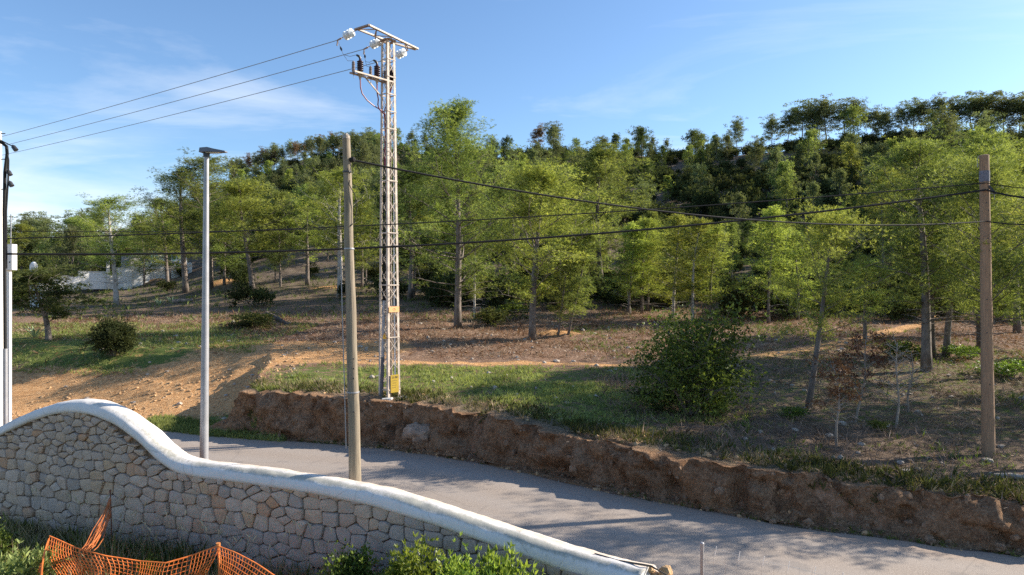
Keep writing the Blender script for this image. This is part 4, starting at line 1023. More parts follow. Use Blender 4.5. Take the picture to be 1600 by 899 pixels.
# wire fence at the bottom right
fx, fy = (1097-CU)/FPX*9.0, 9.0
fz = h1(fx, fy)
fen = thing('wire_fence', (fx, fy, fz), 'thin wire mesh fence on a grey tubular post at the bottom beside the road', 'fence')
ftop = P(1097, 850, 9.0).z-fz
mb = MB(); mb.tube([(0, 0, -.2), (0, 0, ftop)], .024, 14); fp = mb.build('fence_post', GALV, fen, True)
mb = MB(); mb.lathe([(.028, -.02), (.028, .01), (.015, .02)], (0, 0, ftop), n=14); mb.build('post_cap', GALV, fp)
fd = Vector((.84, -.54, 0))
fw = simple('fence_wire_grey', (.5, .5, .48), .5, .2, .1, 9, 0)
for j in range(8):
    zq = ftop-.03-.17*j*(1 if j < 3 else 1.0); mb = MB(); pts = [fd*(4.6*i/16)+Vector((0, 0, zq-.05*math.sin(math.pi*i/16)+.01*math.sin(i*2.1+j))) for i in range(17)]; mb.tube(pts, .0022, 4); mb.build('strand', fw, fen)
for i in range(30):
    s_ = .15*(i+1); mb = MB(); mb.tube([fd*s_+Vector((0, 0, .1)), fd*(s_+.01)+Vector((0, 0, ftop*.5)), fd*s_+Vector((0, 0, ftop-.03))], .0017, 3); mb.build('upright_wire', fw, fen)
    if i % 2 == 0:
        mb = MB(); mb.tube([fd*(s_+.02)+Vector((0, 0, ftop-.12)), fd*(s_+.03)+Vector((.01, 0, ftop+.0))], .0045, 5); mb.build('wire_tie', WHITE, fen)
mb = MB(); mb.tube([fd*4.6+Vector((0, 0, -.4)), fd*4.6+Vector((0, 0, ftop))], .024, 12); mb.build('fence_post', GALV, fen, True)

# ------------------------------------------------------------------ white house and walls far left
def house():
    x, y, z = ground_at(235, 437)
    y = max(y, 58); y = min(y, 80); x = (235-CU)/FPX*y; z = h1(x, y)
    RZ = R(38); cR, sR = math.cos(RZ), math.sin(RZ)
    def H(u, v, dy=0):
        k = (u-CU)/FPX; x0 = x-dy*sR; y0 = y+dy*cR; a_ = (k*y0-x0)/(cR-k*sR); yy = y0+a_*sR
        return Vector((a_, dy, CAMZ-(v-CV)/FPX*yy-z))
    b = thing('house', (x, y, z), 'white rendered house with a blue window half hidden behind the pines', 'house', rz=RZ)
    def blk(name, u0, u1, v0, v1, dy, dep, m, parent=b):
        a, c = H(u0, v0, dy), H(u1, v1, dy); mb = MB(); mb.box(((a.x+c.x)/2, dy+dep/2, (a.z+c.z)/2), (abs(c.x-a.x), dep, abs(a.z-c.z))); return mb.build(name, m, parent)
    wall = blk('wall', 202, 234, 398, 425, 3.0, 6, GREYW)
    w2 = blk('wall', 234.2, 292, 392, 452, 2.6, 6.4, WHITE)
    blk('roof', 196, 296, 388, 391.5, 2.2, 7.4, TILE)
    blk('parapet', 232, 294, 391.7, 394, 2.4, 6.8, WHITE)
    wd = blk('window', 236, 247, 398, 411, 2.5, .08, WINDOW); blk('window_frame', 241, 242, 398.1, 410.8, 2.44, .05, WHITE, wd)
    wd = blk('window', 262, 274, 396, 408, 2.5, .08, WINDOW); blk('window_frame', 267.5, 268.5, 396.1, 407.8, 2.44, .05, WHITE, wd)
    blk('plinth', 226, 300, 409, 455, 1.2, 1.2, WHITE)
    wl = thing('boundary_wall', (x, y, z), 'white boundary wall stepping down in front of the white house', 'wall', rz=RZ)
    for k, (u0, u1, v0, v1, dy) in enumerate(((206, 233, 415.5, 452, .2), (180, 206, 419, 452, .05), (122, 180, 425, 452, .12), (60, 122, 432, 455, 0.))):
        a, c = H(u0, v0, dy), H(u1, v1, dy); mb = MB(); mb.box(((a.x+c.x)/2, dy, (a.z+c.z)/2), (abs(c.x-a.x)-.004, .25, abs(a.z-c.z))); mb.build('wall_section', WHITE, wl)
        mb = MB(); mb.box(((a.x+c.x)/2, dy, a.z+.05), (abs(c.x-a.x)-.004, .35, .08)); mb.build('coping', CONC, wl)
    mb = MB(); a, c = H(166, 408, -.3), H(171, 450, -.3); mb.box(((a.x+c.x)/2, -.3, (a.z+c.z)/2), (c.x-a.x, .35, a.z-c.z)); mb.build('gate_pier', CONC, wl)
    Y2 = 58.; gx_ = (52.5-CU)/FPX*Y2; gz_ = h1(gx_, Y2)
    g = thing('gate_pillar', (gx_, Y2, gz_), 'white round topped gate pillar at the far left between bushes', 'pillar')
    zt2 = P(52, 414, Y2).z-gz_
    mb = MB(); mb.box((0, 0, zt2/2-.2), (.42, .42, zt2+.4)); mb.build('pillar_body', WHITE, g)
    mb = MB(); mb.lathe([(.24, 0), (.24, .06), (.16, .2), (.03, .27)], (0, 0, zt2+.002), n=14); mb.build('pillar_cap', WHITE, g, True)
    g2x = (60-CU)/FPX*Y2; mb = MB(); mb.box((.45, 0, zt2*.33), (.5, .3, zt2*.66)); mb.build('side_wall', WHITE, g)
house()

# ------------------------------------------------------------------ tree and shrub kinds
B1 = pine_proto(11, 14, 4.0, .18, 62, 9, 28, 6, .15, .13, .66, 'cone', .02, .15, .35, dead=10)
B2 = pine_proto(12, 11, 3.6, .22, 54, 9, 28, 6, .15, .13, .60, 'round', -.03, .14, .4, dead=10)
MID = [pine_proto(21, 9, 2.6, .25, 38, 8, 25, 6, .145, .13, .48, 'round', .02, .095, dead=9),
       pine_proto(22, 9, 2.4, .23, 40, 8, 25, 6, .145, .13, .46, 'cone', -.03, .09, dead=9),
       pine_proto(23, 8.5, 2.9, .30, 38, 8, 25, 6, .145, .13, .50, 'round', .05, .10, dead=9),
       pine_proto(24, 9.5, 2.3, .27, 38, 8, 25, 6, .145, .13, .46, 'round', -.02, .09, dead=9)]
YNG = [pine_proto(31, 6.2, 1.35, .16, 32, 7, 15, 6, .125, .12, .34, 'cone', .02, .042, .2, dead=10),
       pine_proto(32, 6.0, 1.25, .2, 30, 7, 15, 6, .125, .12, .32, 'round', -.03, .04, .25, dead=10),
       pine_proto(33, 6.6, 1.5, .15, 34, 7, 15, 6, .125, .12, .36, 'cone', .03, .045, .25, dead=8)]
AIRY = [pine_proto(41, 6.8, 2.1, .34, 34, 8, 19, 6, .12, .11, .38, 'round', .0, .08, .12, dead=16),
        pine_proto(42, 9.5, 2.5, .30, 40, 8, 21, 6, .125, .12, .42, 'round', .02, .11, .25, dead=18)]
FAR = [pine_proto(50+k, 8, 2.9+.2*k, .14, 26, 6, 12, 5, .27, .26, .64, 'round', .03*(k-1), .11, .3, trunk_n=5, dead=2) for k in range(3)]
UMB = [pine_proto(60+k, 9, 4.4, (.46, .52, .34)[k], 32, 7, 16, 6, .28, .22, .85, 'umbrella', (.05, -.08, .02)[k], .12, .5, trunk_n=6, flat=.5, dead=5) for k in range(3)]
JUN = [shrub_proto(70+k, 2.4, 1.25, 620, .24, .42, 4, 10, 'deep', open_=.2) for k in range(3)]
used_tree = {}
def tree(u, vb, vt, wpx, pr, label, tone, bark=None, ry=0., name='pine_tree', cat='tree', group=None, y=None, rz=None, crown='crown', trunk='trunk', fixh=None):
    if y is None: x, yy, z = ground_at(u, vb)
    else: yy = y; x = (u-CU)/FPX*yy; z = h1(x, yy)
    H = (CAMZ-(vt-CV)/FPX*yy)-z
    return place(pr, (x, yy, z-.05), H, wpx*1.12/2/FPX*yy, label, cat, name, group, tone, bark, rz, ry, crown, trunk)

G1 = 'pines standing round the clearing'
T = tree
T(715, 513, 150, 200, B1, 'tallest pine in the middle of the clearing, broad pointed crown right of the lattice pylon', 'mid', group=G1)
T(742, 500, 330, 60, YNG[1], 'thin pine stem beside the tallest central pine, partly under its crown', 'mid', BARK_L, group=G1)
T(832, 531, 243, 190, B2, 'wide rounded bright pine with a grey trunk, second large one right of the pylon', 'bright', group=G1)
T(872, 524, 360, 60, YNG[0], 'thin pine sapling leaning right, left one of a pair by the wide bright pine', 'mid', ry=.18, group=G1)
T(888, 523, 350, 70, YNG[1], 'thin pine sapling leaning right, right one of a pair by the wide bright pine', 'mid', ry=.22, group=G1)
T(941, 466, 218, 150, MID[0], 'dark trunked pine behind the pair of leaning saplings', 'mid', BARK_D, group=G1)
yl = ['first of the row of young light green pines, nearest the dark trunked pine', 'slender young pine, second in the row behind the big round bush', 'slender young pine, third in the row behind the big round bush', 'young pine with a pale stem, fourth in the row, right above the round bush', 'young pine, fifth in the row, with a stem showing above the round bush', 'young pine at the right end of the row above the round bush']
for k, (u, vb, vt, wd) in enumerate(((982, 492, 345, 80), (1003, 490, 335, 74), (1012, 486, 355, 70), (1052, 497, 330, 84), (1082, 503, 335, 90), (1110, 500, 345, 96))):
    T(u, vb, vt, wd, YNG[k % 3], yl[k], 'bright', BARK_L if k in (3, 4) else None, group='young pines behind the round bush')
T(1201, 506, 318, 78, YNG[0], 'small slender pine standing alone between the round bush and the leaning pine', 'bright', group=G1)
T(1247, 500, 350, 70, YNG[2], 'thin young pine just left of the leaning pine trunk, farther back', 'bright', group=G1)
T(1263, 637, 300, 150, AIRY[0], 'leaning slender pine in front on the right with an airy light green crown', 'bright', BARK, ry=.15, group=G1)
T(1352, 530, 395, 110, AIRY[0], 'small pine with drooping light crown right of the leaning pine', 'bright', group=G1)
T(1448, 580, 202, 185, AIRY[1], 'tall pine, leftmost trunk of three close together left of the brown pole', 'mid', group=G1)
T(1459, 562, 240, 130, MID[1], 'tall pine, middle dark trunk of three close together left of the brown pole', 'mid', BARK_D, group=G1)
T(1478, 557, 250, 130, AIRY[1], 'tall pine leaning right, right trunk of three close together left of the brown pole', 'mid', ry=.07, group=G1)
T(1534, 552, 190, 170, MID[0], 'pine whose dark trunk stands directly behind the brown pole', 'mid', BARK_D, group=G1)
T(1590, 520, 205, 170, MID[2], 'pine at the right edge behind the brown pole with a light crown', 'bright', group=G1)
T(182, 478, 300, 110, AIRY[1], 'light green pine with a thin pale leaning trunk left of the street lamp', 'bright', BARK_L, ry=-.06, group=G1)
T(290, 457, 255, 110, AIRY[1], 'pine with two toned crown in front of the white house', 'mid', ry=-.07, group=G1)
T(262, 452, 305, 90, AIRY[1], 'low spreading pine just left of the street lamp near the white house', 'bright', ry=-.05, group=G1)
T(328, 450, 236, 140, AIRY[1], 'tall airy pine directly behind the street lamp', 'mid', group=G1)
T(395, 457, 262, 145, MID[2], 'broad bright pine with a straight trunk right of the street lamp', 'bright', group=G1)
T(350, 446, 300, 90, YNG[2], 'narrow pine between the street lamp and the broad bright pine', 'mid', group=G1)
T(430, 442, 385, 60, AIRY[0], 'small twisted young pine on the slope left of the grey wooden pole', 'mid', group=G1)
T(531, 464, 255, 130, AIRY[1], 'airy pine with a pale trunk just left of the grey wooden pole', 'bright', BARK_L, group=G1)
T(565, 450, 300, 90, YNG[1], 'slim pine seen between the grey wooden pole and the pylon', 'mid', group=G1)
T(640, 470, 255, 120, MID[3], 'dark leafed pine close behind the pylon on its right', 'dark', group=G1)
T(78, 532, 408, 130, JUN[0], 'small spreading juniper tree with a bare stem in the grass at the left', 'juniper', name='juniper_tree', group=None)
JT = pine_proto(77, 4, 2.1, .30, 26, 8, 24, 6, .13, .2, .44, 'round', .06, .09, .3, dead=4, flat=.5)
for c in list(bpy.data.objects):
    if c.name.startswith('juniper_tree'):
        jx = c
jl, js = jx.location.copy(), 1
for c in list(jx.children): bpy.data.objects.remove(c)
bpy.data.objects.remove(jx)
T(76, 532, 405, 128, JT, 'small spreading juniper tree with a bare stem in the grass at the left', 'juniper', name='juniper_tree')

# pines just outside the picture on the right, whose shade falls over the road and the terrace
for k, (x, y, H, Rr_) in enumerate(((15.6, 17.2, 8.5, 2.4), (21.5, 22.0, 9.5, 2.8), (13.4, 12.6, 0, 0), (20.5, 15.5, 0, 2.6), (24, 25, 10, 2.8), (16.2, 23.3, 9.0, 2.2), (25, 18.5, 0, 2.8), (18.6, 26.8, 9.5, 2.4))):
    if H: place((AIRY+MID)[k % 5], (x, y, h1(x, y)-.05), H, Rr_, ['pine at the right edge whose light branches reach in beside the brown pole', 'pine just beyond the right edge, nearer the road', '', '', 'farthest right pine beyond the right edge', 'pine beyond the right edge level with the three close trunks', '', 'pine beyond the right edge close to the wood'][k], 'tree', 'pine_tree', 'pines beyond the right edge', 'bright' if k == 0 else 'mid')

# ------------------------------------------------------------------ wooded slope and skyline
LM = [(30, 'beyond the far left edge'), (130, 'above the juniper tree'), (215, 'above the pale trunked pine'), (300, 'above the white house'), (380, 'above the street lamp'), (470, 'between the street lamp and the grey pole'), (545, 'just left of the grey pole'), (620, 'behind the pylon'), (700, 'just right of the pylon'), (790, 'behind the tallest pine'), (880, 'behind the wide bright pine'), (960, 'behind the dark trunked pine'), (1040, 'above the young pine row'), (1120, 'above the big round bush'), (1200, 'above the small slender pine'), (1280, 'above the leaning pine'), (1360, 'right of the leaning pine'), (1440, 'above the bare pale sapling'), (1520, 'left of the brown pole'), (1600, 'behind the brown pole'), (9999, 'at the right edge')]
SK = 'pines along the hill skyline'
def far(u, vt, Hm, pr, tone, label, wf=1., back=0., bark=None):
    """tree on the ridge whose top reaches row vt"""
    Rr_ = float(np.interp(u, RU, RR))+back; x = (u-CU)/FPX*Rr_; z = h1(x, Rr_); H = CAMZ+(CV-vt)/FPX*Rr_-z
    H = min(max(H, 3.), 16.)
    return place(pr, (x, Rr_, z-.2), H, pr['R']*H/pr['H']*wf*1.25, label, 'tree', 'pine_tree', SK, tone, bark)
skl = [(838, 190, 1, 'brown', .85, 'thin reddish pine, left one of the lone pair on the central skyline'), (866, 187, 0, 'grey', 1.0, 'flat topped pine, right one of the lone pair on the central skyline'),
 (945, 208, 1, 'grey', 1.25, 'low umbrella pine on the skyline right of the lone pair'), (1020, 209, 2, 'grey', .7, 'thin skyline pine right of the low umbrella pine'), (1042, 213, 0, 'grey', .6, 'smallest thin skyline pine in the centre right'),
 (1095, 198, 1, 'grey', 1.3, 'dark spreading umbrella pine on the skyline above the shaded slope'), (1151, 178, 2, 'grey', .8, 'upright airy pine on the skyline left of the dense skyline grove'), (1137, 206, 0, 'grey', .8, 'lower pine beside the upright airy skyline pine'),
 (1205, 176, 2, 'grey', 1.0, 'first tree of the skyline grove with gaps under its crown'), (1252, 152, 0, 'grey', 1.2, 'large spreading pine of the skyline grove'), (1292, 146, 2, 'grey', 1.1, 'highest dense pine of the skyline grove'), (1343, 148, 1, 'grey', 1.0, 'tall pine at the right end of the skyline grove'), (1378, 172, 0, 'grey', .8, 'small round pine right of the skyline grove'),
 (1428, 152, 0, 'grey', 1.25, 'flat topped pine on the skyline with a leaning trunk, right side'), (1470, 142, 2, 'grey', .8, 'thin curved skyline pine beside the flat topped one'), (1496, 145, 1, 'grey', .85, 'second thin curved skyline pine on the right'), (1540, 139, 0, 'grey', 1.35, 'broad skyline pine above the brown pole'), (1596, 138, 1, 'grey', 1.3, 'broad skyline pine at the right edge of the picture'),
 (640, 200, 1, 'grey', .8, 'small skyline pine directly right of the pylon'), (665, 206, 2, 'grey', .8, 'skyline pine between the pylon and the tallest central pine'),
 (1228, 168, 1, 'grey', 1.1, 'rounded pine left of the large spreading skyline pine'), (1272, 156, 0, 'grey', 1.1, 'pine between the two highest ones of the skyline grove'), (1318, 152, 0, 'grey', 1.1, 'dark full pine between the highest one and the right end of the skyline grove'), (1360, 163, 1, 'grey', 1., 'sloping crowned pine near the right end of the skyline grove'), (1408, 160, 2, 'grey', .9, 'pine left of the flat topped one on the right skyline'), (1450, 152, 1, 'grey', 1.1, 'pine touching the flat topped one on the right skyline'), (1518, 142, 0, 'grey', 1.3, 'wide pine left of the broad one above the brown pole'), (1570, 140, 0, 'grey', 1.3, 'wide pine right of the broad one above the brown pole'), (1622, 140, 1, 'grey', 1.3, 'pine crown cut by the right edge on the skyline'),
 (60, 308, 0, 'grey', 1.5, 'large rounded pine far away at the left under the cloud'), (40, 326, 2, 'grey', 1., 'far pine left of the large rounded one'), (111, 293, 1, 'grey', .8, 'thin far pine with flat crown, left one of two at the far left'), (129, 295, 2, 'grey', .5, 'thin far pine with flat crown, right one of two at the far left'), (150, 300, 0, 'grey', 1., 'dark far pine right of the two thin ones at the far left')]
for u, vt, pk, tone, wf, lab in skl: far(u, vt, 8, UMB[pk], tone, lab, wf, 0, BARK)
# the close ranked pines along the left skyline
rt = random.Random(9)
for k in range(30):
    u = 366+k*7.8+rt.uniform(-3, 3); vt = float(np.interp(u, [360, 400, 440, 480, 520, 560, 600], [246, 236, 222, 214, 206, 203, 205]))+rt.uniform(-4, 6)
    far(u, vt, 8, UMB[rt.randrange(3)], 'brown' if rt.random() < .16 else 'grey', ('thin ' if k % 2 else 'broader ')+'close ranked skyline pine '+('right of the street lamp' if u < 440 else 'between lamp and grey pole' if u < 500 else 'above the grey pole head' if u < 555 else 'directly left of the pylon'), .75, rt.uniform(-18, 6), BARK_L if rt.random() < .4 else BARK)
for k in range(16):
    u = rt.uniform(690, 1620); Rr_ = float(np.interp(u, RU, RR)); x = (u-CU)/FPX*Rr_
    place(FAR[rt.randrange(3)], (x, Rr_, h1(x, Rr_)-.3), rt.uniform(2.2, 4.2), None, 'low bushy skyline pine '+next(t for x_, t in LM if u < x_), 'tree', 'pine_tree', 'low skyline pines', 'dark' if rt.random() < .6 else 'grey')
# slope trees, thinning from bright pines at the foot to darker ones above
zones = [('bright green pine at the foot of the wooded slope', 'pines at the foot of the slope'), ('mid green pine halfway up the wooded slope', 'pines halfway up the slope'), ('dark distant pine high on the wooded slope', 'pines high on the slope')]
def slope_label(u, zi, tone, H):
    wh = next(t for x_, t in LM if u < x_)
    return ' '.join([('low ' if H < 7.3 else 'tall ' if H > 8.6 else 'middling ')+{'bright': 'bright green', 'mid': 'mid green', 'dark': 'dark', 'grey': 'grey green', 'brown': 'brownish'}[tone], 'pine', ('at slope foot', 'halfway upslope', 'high upslope')[zi], wh])
placed = []; cnt = [0, 0, 0]; tries = 0
while sum(cnt) < 176 and tries < 9000:
    tries += 1
    u = rt.uniform(-60, 1680); Rr_ = float(np.interp(u, RU, RR)); f = rt.random()
    Y = 53+(Rr_-56)*f**1.1; x = (u-CU)/FPX*Y
    zi = 0 if Y < 72 else (1 if Y < 105 else 2)
    if cnt[zi] > (78, 66, 60)[zi]: continue
    if u < 345 and Y < 76 and 30 < u: continue
    if 395 < u < 600 and Y < 78 and rt.random() < .6: continue
    if 960 < u < 1300 and 66 < Y < 140 and rt.random() < .7: continue
    md = (2.6, 3.6, 5.)[zi]
    if any((x-a)**2+(Y-b)**2 < md*md for a, b in placed): continue
    placed.append((x, Y)); cnt[zi] += 1
    H = (rt.uniform(6.5, 10), rt.uniform(6.5, 10), rt.uniform(6, 9))[zi]
    vcap = float(np.interp(u, [0, 120, 200, 250, 350, 480, 590, 640, 800, 940, 990, 1050, 1300, 1390, 1600], [345, 335, 325, 285, 262, 285, 262, 225, 240, 262, 305, 345, 335, 235, 215]))
    if zi < 2: H = min(H, CAMZ+(CV-vcap)/FPX*Y-h1(x, Y))
    if H < 3.2: placed.pop(); cnt[zi] -= 1; continue
    if u < 300: H = min(H, 8.0) if Y < 120 else H
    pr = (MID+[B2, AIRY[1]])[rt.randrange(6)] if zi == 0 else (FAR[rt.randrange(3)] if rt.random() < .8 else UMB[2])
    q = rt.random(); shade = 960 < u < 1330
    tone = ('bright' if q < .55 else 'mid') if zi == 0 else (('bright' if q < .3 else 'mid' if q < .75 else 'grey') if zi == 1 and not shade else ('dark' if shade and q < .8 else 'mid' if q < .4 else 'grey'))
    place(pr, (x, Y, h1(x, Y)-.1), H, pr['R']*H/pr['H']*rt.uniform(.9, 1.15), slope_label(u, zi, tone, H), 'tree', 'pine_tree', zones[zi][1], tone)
# dense dark scrub under the pines on the slope: nobody could count it
def points_obj(name, label, cat, X, Y, Z, size, srcs, seed, srcname):
    """one object of uncountable plants: copies of the given meshes standing on points"""
    r = np.random.default_rng(seed); n = len(X); me = bpy.data.meshes.new(name); me.vertices.add(n); me.vertices.foreach_set('co', np.stack([X, Y, Z], 1).astype(np.float32).ravel())
    a = me.attributes.new('size', 'FLOAT', 'POINT'); a.data.foreach_set('value', size.astype(np.float32)); a = me.attributes.new('turn', 'FLOAT', 'POINT'); a.data.foreach_set('value', r.uniform(0, 6.28, n).astype(np.float32))
    a = me.attributes.new('pick', 'INT', 'POINT'); a.data.foreach_set('value', r.integers(0, len(srcs), n).astype(np.int32))
    o = link(bpy.data.objects.new(name, me)); tag(o, label, cat, None, 'stuff')
    ng = bpy.data.node_groups.new(name, 'GeometryNodeTree'); ng.interface.new_socket('Geometry', in_out='INPUT', socket_type='NodeSocketGeometry'); ng.interface.new_socket('Geometry', in_out='OUTPUT', socket_type='NodeSocketGeometry')
    gi = ng.nodes.new('NodeGroupInput'); go = ng.nodes.new('NodeGroupOutput'); ip = ng.nodes.new('GeometryNodeInstanceOnPoints'); g2 = ng.nodes.new('GeometryNodeGeometryToInstance')
    for parts in srcs:
        jn = ng.nodes.new('GeometryNodeJoinGeometry')
        for m_ in parts:
            so_ = bpy.data.objects.new(srcname, m_); oi = ng.nodes.new('GeometryNodeObjectInfo'); oi.inputs['Object'].default_value = so_; ng.links.new(oi.outputs['Geometry'], jn.inputs[0])
        ng.links.new(jn.outputs[0], g2.inputs[0])
    def na(nm, ty):
        q = ng.nodes.new('GeometryNodeInputNamedAttribute'); q.data_type = ty; q.inputs['Name'].default_value = nm; return q.outputs['Attribute']
    cx_ = ng.nodes.new('ShaderNodeCombineXYZ'); ng.links.new(na('turn', 'FLOAT'), cx_.inputs[2]); er = ng.nodes.new('FunctionNodeEulerToRotation'); ng.links.new(cx_.outputs[0], er.inputs[0])
    ng.links.new(gi.outputs[0], ip.inputs['Points']); ng.links.new(g2.outputs[0], ip.inputs['Instance']); ip.inputs['Pick Instance'].default_value = True
    ng.links.new(na('pick', 'INT'), ip.inputs['Instance Index']); ng.links.new(er.outputs[0], ip.inputs['Rotation']); ng.links.new(na('size', 'FLOAT'), ip.inputs['Scale']); ng.links.new(ip.outputs[0], go.inputs[0])
    o.modifiers.new('plants', 'NODES').node_group = ng
def scrub():
    r = np.random.default_rng(3); pts = []
    for k in range(1500):
        u = r.uniform(-150, 1760); Rr_ = np.interp(u, RU, RR); Y = 52+(Rr_-48)*r.random()**.9
        if u < 345 and Y < 80: continue
        if 395 < u < 600 and Y < 80 and r.random() < .8: continue
        if u < 345 and r.random() < .5: continue
        s_ = r.uniform(.5, 1.15)*(1.+.45*(Y > 90)*(Y < Rr_-22)); pts.append((u, Y, s_))
    for k in range(90):
        u = r.uniform(650, 1700); pts.append((u, r.uniform(50, 56) if u < 1150 else r.uniform(44, 52), r.uniform(.6, 1.05)))
    for k in range(170):   # the bushy crest
        u = r.uniform(560, 1750); Rr_ = np.interp(u, RU, RR); pts.append((u, Rr_+r.uniform(-5, 2), r.uniform(.45, 1.05)))
    pts = np.array(pts); X = (pts[:, 0]-CU)/FPX*pts[:, 1]; Y = pts[:, 1]; Z = h(X, Y)-.15
    points_obj('hillside_scrub', 'dark juniper and mastic scrub filling the wooded slope under the pines', 'scrub', X, Y, Z, pts[:, 2], [[j['crown']] for j in JUN], 4, 'scrub_source')
    # the far-off mass of pines between the ones that can be told apart
    def recol(me, m):
        c = me.copy(); c.materials.clear(); c.materials.append(m); return c
    srcs = [[recol(FAR[k % 3]['crown'], LEAF[tn]), FAR[k % 3]['trunk']] for k, tn in enumerate(('grey', 'grey', 'mid', 'dark', 'grey', 'bright'))]+[[recol(UMB[2]['crown'], LEAF['grey']), UMB[2]['trunk']]]
    q = []
    for k in range(520):
        u = r.uniform(-150, 1760); Rr_ = np.interp(u, RU, RR); f = r.random()
        Y = 78+(Rr_-80)*f
        if 960 < u < 1330 and f < .72 and r.random() < .6: continue
        if u < 345 and Y < 110: continue
        if (u > 1180 or 800 < u < 900) and Y > Rr_-26: continue
        q.append((u, Y, r.uniform(.45, 1.0)*(1. if Y < Rr_-12 else .72)))
    for k in range(70):
        u = r.uniform(-100, 345); Rr_ = np.interp(u, RU, RR); q.append((u, r.uniform(95, Rr_), r.uniform(.6, 1.0)))
    q = np.array(q); X = (q[:, 0]-CU)/FPX*q[:, 1]; Y = q[:, 1]
    points_obj('distant_wood', 'far pines merging into one wood over the whole hillside', 'wood', X, Y, h(X, Y)-.15, q[:, 2], srcs, 5, 'wood_source')
scrub()

# ------------------------------------------------------------------ shrubs of the clearing
MAST = shrub_proto(81, 3.4, 1.75, 7000, .095, .5, 4, 20, 'mastic', spread=.9, stem_r=.05, nb=9, zmin=.08, rag=.28)
T(1080, 646, 446, 176, MAST, 'big round evergreen bush with many crooked stems, in front of the young pines', 'mastic', BARK, name='mastic_bush', cat='bush', crown='foliage', trunk='stems')
DB = shrub_proto(82, 1.9, .8, 9000, .10, .34, 4, 26, 'juniper', stem_r=.02, nb=7)
T(177, 556, 487, 58, DB, 'compact dark egg shaped bush on the grass left of the street lamp', 'deep', name='round_bush', cat='bush', crown='foliage', trunk='stems')
SB = [shrub_proto(83+k, .8, .6, 700, .09, .4, 4, 8, 'mastic', stem_r=.01) for k in range(3)]
def bush(u, vb, Hm, Rm, label, tone, pr=None, y=None, **k):
    if y is None: x, yy, z = ground_at(u, vb)
    else: yy = y; x = (u-CU)/FPX*yy; z = h1(x, yy)
    return place(pr or SB[random.randrange(3)], (x, yy, z-.03), Hm, Rm, label, 'bush', k.get('name', 'small_bush'), k.get('group'), tone, None, None, 0, 'foliage', 'stems')
bush(402, 512, 1.1, 1.4, 'low ragged bush on an earth heap in the clearing, left of the grey pole', 'juniper')
bush(380, 514, .6, .9, 'small dark bush at the left foot of the earth heap', 'deep')
bush(262, 455, 1.3, 1.0, 'dark green bush in front of the white house wall', 'deep', JUN[1])
bush(150, 455, 1.6, 1.5, 'dark bush left of the orange earth heap near the white wall', 'deep', JUN[0])
bush(30, 470, 1.6, 1.6, 'bushy shrub at the far left below the meter cabinet', 'mastic', JUN[2])
bush(105, 452, 1.8, 1.6, 'shrub between the gate pillar and the pale trunked pine', 'juniper', JUN[1])
bush(75, 448, 1.9, 1.5, 'round shrub in front of the left end of the white wall', 'mastic', JUN[1])
bush(205, 447, 1.9, 1.3, 'shrub in front of the step in the white wall', 'juniper', JUN[2])
bush(128, 447, 1.5, 1.6, 'wide shrub hiding the middle of the white wall', 'mastic', JUN[0])
T(225, 449, 330, 70, YNG[2], 'young pine in front of the white house', 'mid', group=G1)
T(120, 452, 335, 80, MID[1], 'pine left of the thin pale trunked one at the far left', 'mid', group=G1)
T(35, 455, 345, 90, MID[3], 'bright pine at the left edge behind the meter cabinet', 'bright', group=G1)
T(480, 446, 300, 100, AIRY[1], 'airy pine on the slope between the street lamp and the grey pole', 'bright', group=G1)
bush(1110, 648, .8, .7, 'bright low sprout at the right foot of the big round bush', 'weed')
bush(1030, 640, .7, .8, 'low dark growth at the left foot of the big round bush', 'deep')
bush(1310, 470, 2.2, 2.0, 'dark shrub behind the small drooping pine', 'deep', JUN[0])
bush(1580, 590, .8, 1.7, 'wide low green shrub right of the brown pole', 'mastic')
bush(1500, 560, .7, 1.1, 'low green shrub just left of the brown pole', 'mastic')
bush(1410, 560, .9, 1.0, 'green shrub left of the three close pine trunks', 'mastic')
bush(1375, 672, .35, .35, 'small fresh green tuft by the bare pale sapling', 'weed')
bush(1245, 655, .45, .5, 'small green bush at the foot of the leaning pine', 'mastic')
bush(1150, 492, 1.5, 1.1, 'loose branched shrub right behind the big round bush', 'mastic', JUN[2])
bush(770, 510, 1.3, 1.5, 'brownish shrub under the tallest central pine', 'juniper', JUN[1])
bush(805, 500, 1.4, 1.5, 'shrub between the two largest central pines', 'mastic', JUN[0])
